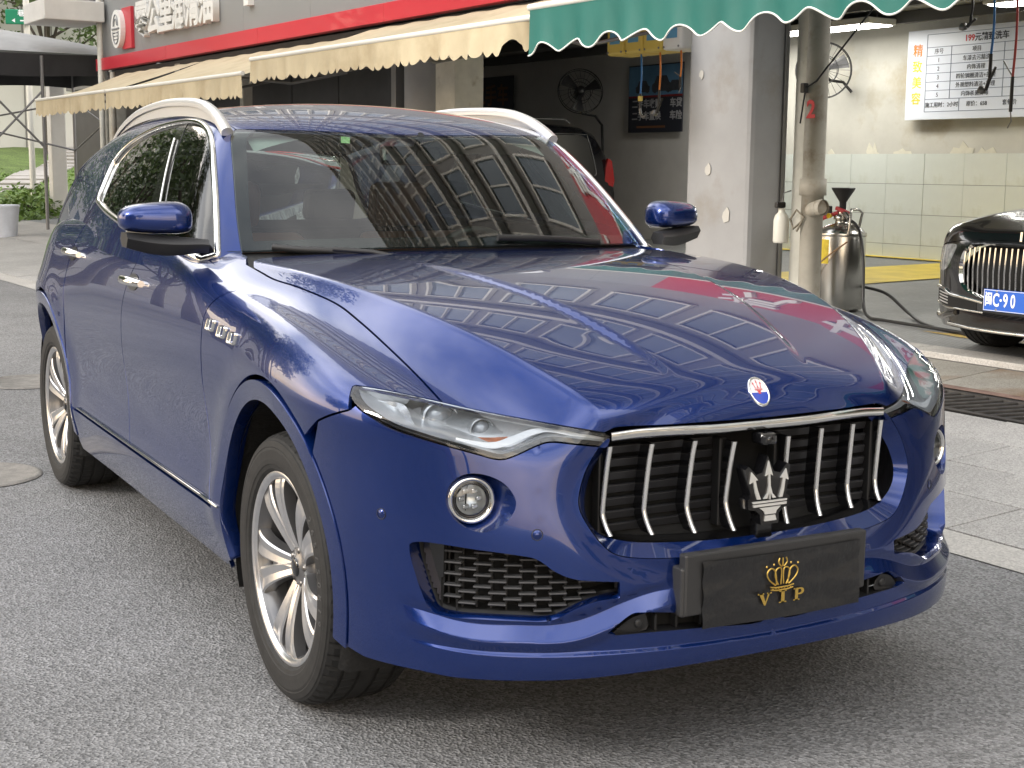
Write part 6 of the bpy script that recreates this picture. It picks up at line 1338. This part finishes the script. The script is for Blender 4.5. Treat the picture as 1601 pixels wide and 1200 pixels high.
for (cx, cz, w_, h_) in ((0, .485, .432, .003), (0, .355, .432, .003), (-.2145, .42, .003, .133), (.2145, .42, .003, .133)): MB().box((cx, .0258, cz), (w_, .002, h_)).build('plate_border', PLW, pl)
def ptext(s, x, size, sx=.62): 
    me = text_mesh(s, size, .0006, .0025); me.materials.clear(); me.materials.append(PLW); o = bpy.data.objects.new('plate_letter', me); COL.objects.link(o); o.parent = pl; o.location = (x, .0268, .42); o.rotation_euler = (math.pi/2, 0, math.pi); o.scale = (sx, 1, 1)
ptext('闽', .178, .095, .62); ptext('C', .120, .118, .62); ptext('·', .083, .10, 1); ptext('9', .047, .118, .62); ptext('0', -.010, .118, .62)
for x in (.118, -.118):
    for z in (.478, .362): MB().lathe([(0, .004), (.006, .003), (.008, 0)], 'y', 12, (x, .0255, z)).build('plate_bolt', STEEL, pl)
# ================================================================== dark van in the left bay
VANP = mat('van_dark_paint', (.006, .006, .008), rough=.22, coat=.8)
van = bthing('black_van', -16.35, 9.25, gz(9.45), 'black people carrier parked nose out inside the left bay', 'van', rz=math.pi/2)
G = []; st = [(-2.45, .35, .95), (-2.40, .30, 1.05), (-1.9, .28, 1.25), (-1.4, .28, 1.72), (-.9, .28, 1.88), (0, .28, 1.92), (1.2, .28, 1.92), (1.95, .28, 1.88), (2.2, .29, 1.80), (2.36, .30, 1.55), (2.46, .33, 1.15), (2.50, .36, .9), (2.48, .40, .7)]
for x, z0_, z1_ in st:
    r = []
    for k in range(25):
        q = 2*math.pi*k/24; c_, s_ = math.cos(q), math.sin(q); e = .38; hw = .92*(1 if abs(x) < 2.2 else .93)
        yv = math.copysign(abs(c_)**e, c_)*hw; zv = (z0_+z1_)/2+math.copysign(abs(s_)**e, s_)*(z1_-z0_)/2; yv *= 1-.13*max(0, zv-1.0)/.9
        r.append((x, yv, zv))
    G.append(r)
vb = MB().grid(G); vb.add(G[-1][:24], [tuple(range(24))]); vb.add(G[0][:24], [tuple(range(24))]); vb.build('body', VANP, van, fixn=True)
def vpane(x0, x1, nm='side_window'):
    for s in (-1, 1): MB().prism([(x0, 1.12), (x1-.06, 1.10), (x1, 1.16), (x1-.12, 1.66), (x1-.25, 1.72), (x0, 1.72)], 0, .02, lambda x, z, h: (x, s*(.935-.125*(z-1.0)/.9*.98+h), z)).build(nm, GLOSSBLACK, van, fixn=True); MB().tube([(x, s*(.957-.125*(z-1.0)/.9), z) for x, z in catmull([(x0, 1.735), (x1-.25, 1.735), (x1-.11, 1.67), (x1+.01, 1.16), (x1-.03, 1.08)], 5)], .006, 6).build('window_trim', STEEL, van)
vpane(.75, 2.05); vpane(-.45, .68); vpane(-1.25, -.52)
for s in (-1, 1):
    MB().prism([(2.30, .95), (2.475, .90), (2.50, 1.0), (2.44, 1.32), (2.36, 1.36), (2.32, 1.2)], 0, .05, lambda x, z, h: (x, s*(.80+h), z)).build('tail_lamp', MATS['tail_red'], van, fixn=True)
    MB().tube([(-.9, s*.68, 1.90), (-.8, s*.68, 1.96), (1.6, s*.68, 1.97), (1.7, s*.68, 1.91)], .014, 6).build('roof_rail', STEEL, van)
    for x in (-1.6, 1.55):
        wz = bpy.data.objects.new('wheel', RIM); COL.objects.link(wz); wz.parent = van; wz.location = (x, s*.80, .335); wz.scale = (.9, .9, .9); wz.rotation_euler = (0, 0, math.pi/2*s); inst('tyre', TYRE, wz); inst('hub', HUB, wz)
# ================================================================== far end of the street: tent, bank, planting
BANKM = LAWN
def P2W(s, w, z=0.0): p = E1*s+EO*w; return (p[0], p[1], z)
def bankz(s, w): return .02+max(0, s-30.5)*.085+.10*math.sin(s*.6+w)*min(1, max(0, s-30.5)/4)
G = [[(-s, -w, bankz(s, w)) for w in np.linspace(-2.6, -34, 24)] for s in np.linspace(29.5, 75, 30)]
o = MB().grid(G).build('grass_bank', BANKM, fixn=True); bput(o, 0, 0, 0); o['kind'] = 'structure'
# stepped path up the bank
STEP = mat('path_concrete', (.33, .31, .29), .85, var=.15, vscale=3)
pth = bstruct(MB().grid([[(-s, -w0-(s-31)*.42-k*1.15, bankz(s, w0)+.03) for k in (0, 1)] for s in np.linspace(31, 58, 30) for w0 in (-4.0,)]), 'bank_path', MATS['slab_joint'], fixn=True)
ps_ = MB().box((0, 0, 0), (.84, 1.12, .06), bev=.006).mesh('path_slab', STEP)
for i in range(28):
    s = 31.4+.95*i; inst('path_slab', ps_, pth, (-s, 4.0+(s-31)*.42+.57, bankz(s, -4.5)+.045), (0, .085, -.40))
# leaves
def leaf_cloud(n, fn, size, rnd):
    V = []; F_ = []
    for i in range(n):
        p = fn(); a = rnd.uniform(0, 6.28); b = rnd.uniform(-.9, .9); l = size*rnd.uniform(.6, 1.3); w_ = l*.42
        u = np.array([math.cos(a)*math.cos(b), math.sin(a)*math.cos(b), math.sin(b)]); v = np.cross(u, [rnd.uniform(-1, 1), rnd.uniform(-1, 1), rnd.uniform(-.2, 1)]); v /= np.linalg.norm(v)+1e-9
        k = len(V); V += [p, p+u*l*.5+v*w_*.5, p+u*l, p+u*l*.5-v*w_*.5]; F_.append((k, k+1, k+2, k+3))
    return V, F_
def leafmat(name, c): 
    m = mat(name, c, rough=.55, var=.45, vscale=3.0); b = m.node_tree.nodes['Principled BSDF']; setin(b, 'Subsurface Weight', 0.0); return m
LEAF1, LEAF2, LEAF3 = leafmat('leaf_dark', (.035, .065, .018)), leafmat('leaf_mid', (.065, .11, .025)), leafmat('leaf_bright', (.11, .19, .03))
BARK = mat('bark', (.055, .045, .036), .9, var=.4, vscale=8, bump=.8, bscale=14, bdist=.03)
def tree(x, y, z, h, r, label, lm, n=5200, seed=1, group=None, lean=0.0, leaf=.16):
    rnd = random.Random(seed); t = empty('street_tree', (x, y, z), rnd.uniform(0, 6), label, 'tree', group)
    tr = MB(); top = np.array([lean, 0, h*.55]); pts = [np.array([lean*(u**1.5), .08*math.sin(u*4+seed), h*.55*u]) for u in np.linspace(0, 1, 8)]; tr.tube(pts, [.17*h/7*(1-.55*u) for u in np.linspace(0, 1, 8)], 10)
    lobes = []
    for k in range(11):
        a = 2.4*k+rnd.uniform(-.4, .4); rr = r*rnd.uniform(.35, .85); zz = h*rnd.uniform(.48, .90); e = np.array([lean+math.cos(a)*rr, math.sin(a)*rr, zz]); s0 = pts[rnd.randint(4, 7)]
        tr.tube([s0, s0*.5+e*.5+np.array([0, 0, .15]), e], [.055*h/7, .035*h/7, .012], 7); lobes.append((e, r*rnd.uniform(.28, .50)))
    lobes.append((np.array([lean, 0, h*.92]), r*.45)); tr.build('trunk', BARK, t)
    def fn():
        e, q = lobes[rnd.randrange(len(lobes))]; d = np.array([rnd.gauss(0, 1), rnd.gauss(0, 1), rnd.gauss(0, .75)]); d /= np.linalg.norm(d)+1e-9; return e+d*q*rnd.uniform(.35, 1.05)**.7
    V, F_ = leaf_cloud(n, fn, leaf, rnd); c = MB().add(V, F_).build('crown', lm, t); c['kind'] = 'stuff'; return t
def shrub(s, w, z, h, r, label, lm, seed, n=900, leaf=.16, group=None):
    rnd = random.Random(seed); t = empty('leafy_shrub', P2W(s, w, z), 0, label, 'shrub', group)
    def fn():
        a = rnd.uniform(0, 6.28); q = r*math.sqrt(rnd.random()); return np.array([math.cos(a)*q, math.sin(a)*q, h*(1-.6*(q/r)**2)*rnd.uniform(.05, 1)])
    V, F_ = leaf_cloud(n, fn, leaf, rnd); c = MB().add(V, F_).build('foliage', lm, t); c['kind'] = 'stuff'
    MB().tube([(0, 0, 0), (.05, 0, h*.6)], .03, 6).build('stem', BARK, t)
for i, (s, w, h, r) in enumerate(((29.4, -5.35, .55, .75), (30.2, -6.1, .85, .85), (30.6, -5.3, .5, .7), (31.4, -6.3, .9, .9), (30.9, -7.2, .95, .9))): shrub(s, w, bankz(s, w), h, r, 'bright green leafy shrub at the foot of the grass bank', LEAF3, 40+i, group='shrubs below the grass bank')
for i, (s, w, h, r) in enumerate(((58, -8.2, 1.5, 1.6), (58, -10.6, 1.7, 1.8), (60, -12.8, 1.6, 1.8), (57, -6.2, 1.4, 1.5))): shrub(s, w, bankz(s, w), h, r, 'dark hedge shrub along the top of the grass bank', LEAF2, 60+i, 1100, .2, 'hedge shrubs on the bank')
# tufts of grass over the near bank
rnd = random.Random(5)
def gfn():
    s = rnd.uniform(30.5, 46); w = rnd.uniform(-2.8, -13); p = P2W(s, w, bankz(s, w)); return np.array(p)
V, F_ = leaf_cloud(5000, gfn, .16, rnd); V = [(p[0], p[1], p[2]) for p in V]; g = MB().add(V, F_).build('grass', LEAF3); setp(g, 'short rough grass covering the sloping bank', 'grass', kind='stuff')
# tent
TENT = mat('tent_black_canvas', (.022, .022, .024), .75, var=.25, vscale=2, bump=.15, bscale=6, bdist=.03); TENTG = mat('tent_grey_roof', (.34, .34, .34), .7, var=.15, vscale=1.2); TPOLE = mat('tent_pole_grey', (.20, .20, .205), .5, metal=.4)
tn = empty('pop_up_tent', P2W(27.6, -3.65, .03), BRZ, 'black canvas pop-up tent with grey roof and scissor frame on the pavement', 'tent')
X0, X1, D0, D1, ZE, ZS = -2.2, 2.2, -1.6, 3.4, 3.14, 3.60
rim_ = []
for (a0_, b0_), (a1_, b1_) in (((X1, D0), (X1, D1)), ((X1, D1), (X0, D1)), ((X0, D1), (X0, D0)), ((X0, D0), (X1, D0))):
    mb = MB(); mb.grid([[(a0_+(a1_-a0_)*u, b0_+(b1_-b0_)*u, ZS-.05*math.sin(math.pi*u)), (a0_+(a1_-a0_)*u, b0_+(b1_-b0_)*u, (ZE+ZS)/2), (a0_+(a1_-a0_)*u, b0_+(b1_-b0_)*u, ZE+.03*math.sin(9*u))] for u in np.linspace(0, 1, 20)]); mb.build('skirt', TENT, tn, fixn=True)
G = []
for u in np.linspace(0, 1, 24):
    G.append([(X0+(X1-X0)*u, D0+(D1-D0)*v, ZS-.01+.62*(1-max(abs(2*u-1), abs(2*v-1)))**.8+.07*math.sin(6.28*u)*math.sin(6.28*v)*0) for v in np.linspace(0, 1, 24)])
MB().grid(G).build('roof', TENTG, tn, fixn=True)
for x, d in ((X1, D0), (X1, D1), (X0, D0), (X0, D1), (X1, 1.55), (X1, .50)): MB().tube([(x, d, .0), (x, d, ZS-.08)], .035, 8).build('tent_pole', TPOLE, tn); MB().box((x, d, .006), (.12, .12, .012)).build('pole_foot', TPOLE, tn)
for (xa, da, xb, db) in ((X1, .50, X1, 1.55), (X1, D0, X1, .50), (X0, D0, X0, D1), (X0, D1, X1, D1)): MB().tube([(xa, da, 1.75), (xb, db, 2.85)], .022, 6).build('scissor_bar', TPOLE, tn); MB().tube([(xa+.03, da, 2.85), (xb+.03, db, 1.75)], .022, 6).build('scissor_bar', TPOLE, tn)
bk = empty('white_bucket', P2W(24.4, -4.1, .03), 0, 'white plastic tub standing at the foot of the tent pole', 'bucket'); MB().lathe([(.001, .0), (.24, .0), (.25, .02), (.31, .62), (.325, .64), (.325, .67), (.30, .67), (.24, .05), (.001, .05)], 'z', 28).build('tub', mat('tub_white', (.70, .74, .82), .45, var=.12, vscale=4), bk); MB().tube([(-.315, 0, .58), (-.28, -.12, .40), (0, -.33, .32), (.28, -.12, .40), (.315, 0, .58)], .008, 6).build('handle', STEEL, bk)
# concrete gate post, kiosk with blue banner
gp = empty('concrete_post', P2W(30.2, -6.75, .05), BRZ, 'pale concrete post beside the dark kiosk at the end of the shops', 'post'); MB().box((0, 0, 1.7), (.34, .34, 3.4), bev=.02).build('shaft', SLABW, gp); MB().box((0, 0, .12), (.42, .42, .24), bev=.02).build('plinth', SLABW, gp)
kk = empty('dark_kiosk', P2W(31.6, -8.6, .05), BRZ, 'dark kiosk with a blue banner behind the concrete post', 'kiosk'); MB().box((0, .6, 1.6), (2.2, 2.6, 3.2), bev=.02).build('walls', DOORD, kk); MB().box((1.115, -.25, 1.75), (.03, .30, 2.9)).build('banner', mat('banner_blue', (.05, .22, .52), .6, var=.3, vscale=3, stain=(.5, .52, .5), sscale=4, sthr=(.6, .75)), kk); MB().box((0, .6, 3.26), (2.5, 2.9, .12)).build('roof', STEEL, kk)
# street name sign
sg_ = empty('street_sign', P2W(33.6, -7.05, .3), BRZ+1.15, 'green street name sign with white characters on a white pole', 'sign'); MB().tube([(0, 0, 0), (0, 0, 5.6)], .075, 12).build('pole', BARW, sg_)
SGG = mat('sign_green', (.0, .20, .10), .45); MB().box((-.05, -.12, 4.75), (.86, .05, .36), bev=.02).build('plate', SGG, sg_); btext('巷', .17, -.10, -.15, 4.83, PLW, 'sign_text', sg_, .001, .004); MB().prism([(-.28, 0), (-.20, .05), (-.20, -.05)], 0, .003, lambda x, y, h: (x-.05, -.1465-h, 4.66+y)).build('sign_arrow', PLW, sg_, fixn=True); MB().box((.04, -.147, 4.66), (.34, .003, .03)).build('sign_line', PLW, sg_)
# white panelled building far behind
wb = empty('white_building', P2W(62, -9.5, 0), BRZ, 'white panelled building rising behind the tent', 'building'); MB().box((0, 9, 7), (16, 18, 14)).build('walls', mat('white_cladding', (.58, .58, .56), .6, var=.05, vscale=.3), wb)
for i in range(17): MB().box((8.01, .4+1.1*i, 7), (.03, .05, 14)).build('cladding_joint', STEEL, wb)
for i in range(14): MB().box((-7.4+1.12*i, -.01, 7), (.05, .03, 14)).build('cladding_joint', STEEL, wb)
x, y, z = P2W(56, -11.4, bankz(56, -11.4)); tree(x, y, z, 14, 4.6, 'dark large-trunked tree behind the street name sign', LEAF1, 4200, 11, leaf=.28)
x, y, z = P2W(52, -12.5, bankz(52, -12.5)); tree(x, y, z, 9, 3.2, 'tree growing against the white panelled building', LEAF2, 3000, 12, leaf=.28)
# ---- the other side of the street (mirrored in paint and glass)
k = 0
for (x, y, h, r, lm) in ((5.6, -13.5, 11.5, 4.2, LEAF1), (7.2, -20.5, 12.5, 4.6, LEAF2), (5.8, -28, 12.5, 4.6, LEAF1), (8.5, -36, 13, 5, LEAF1), (8.8, -19.5, 7.6, 2.7, LEAF1), (10.2, -25, 9.0, 3.2, LEAF1), (9.2, -31, 8.0, 2.9, LEAF2), (13.5, -6, 7.0, 2.4, LEAF2), (14, 4, 8.0, 2.8, LEAF1), (12.5, 13, 8.4, 3.0, LEAF2)):
    tree(x, y, 0, h, r, 'broad leafy tree lining the far kerb of the street', lm, 4500, 20+k, 'trees across the street', leaf=.34); k += 1
def block(x, y, rz, W_, D_, H_, wall, label, nf, nw):
    t = empty('apartment_block', (x, y, 0), rz, label, 'building'); MB().box((0, 0, H_/2), (W_, D_, H_)).build('walls', wall, t); MB().box((0, 0, H_+.2), (W_+.5, D_+.5, .4)).build('roof', SLABW, t)
    wm = MB().box((0, 0, 0), (1.5, .08, 1.6)).mesh('window', UPG); fm = MB().box((0, 0, 0), (1.8, .10, .10)).mesh('sill', BARW)
    for f_ in range(nf):
        for i in range(nw): wx = -W_/2+W_*(i+.5)/nw; zz = 2+(H_-2.5)*(f_+.35)/nf; o = inst('window', wm, t, (wx, -D_/2-.03, zz)); inst('sill', fm, o, (0, -.05, -.86))
    return t
globals()['cblock'] = block
block(-14, 30, math.radians(12), 26, 10, 17, mat('block_wall_cream', (.42, .38, .32), .8, var=.08, vscale=.4), 'cream apartment block down the street behind the viewpoint', 5, 9)
block(34, 10, math.radians(-95), 30, 10, 13, mat('block_wall_brick', (.30, .22, .17), .8, var=.1, vscale=.4), 'brown apartment block across the street behind the trees', 4, 10)
mat('block_wall_grey', (.34, .34, .33), .8, var=.08, vscale=.4)

block(6, -78, math.radians(180), 44, 12, 24, MATS['block_wall_grey'], 'tall grey apartment block closing the far end of the street', 7, 14)
block(-28, -84, math.radians(188), 24, 12, 20, MATS['block_wall_cream'], 'cream apartment block beside the tall grey one at the street end', 6, 8)
for k, (x, y, h, r) in enumerate(((4.5, -46, 14, 5), (9, -52, 14, 5), (-.5, -62, 13, 5), (14, -58, 15, 5.5))): tree(x, y, 0, h, r, 'tall street tree before the apartment block at the street end', LEAF1 if k % 2 else LEAF2, 3000, 70+k, 'trees at the street end', leaf=.4)
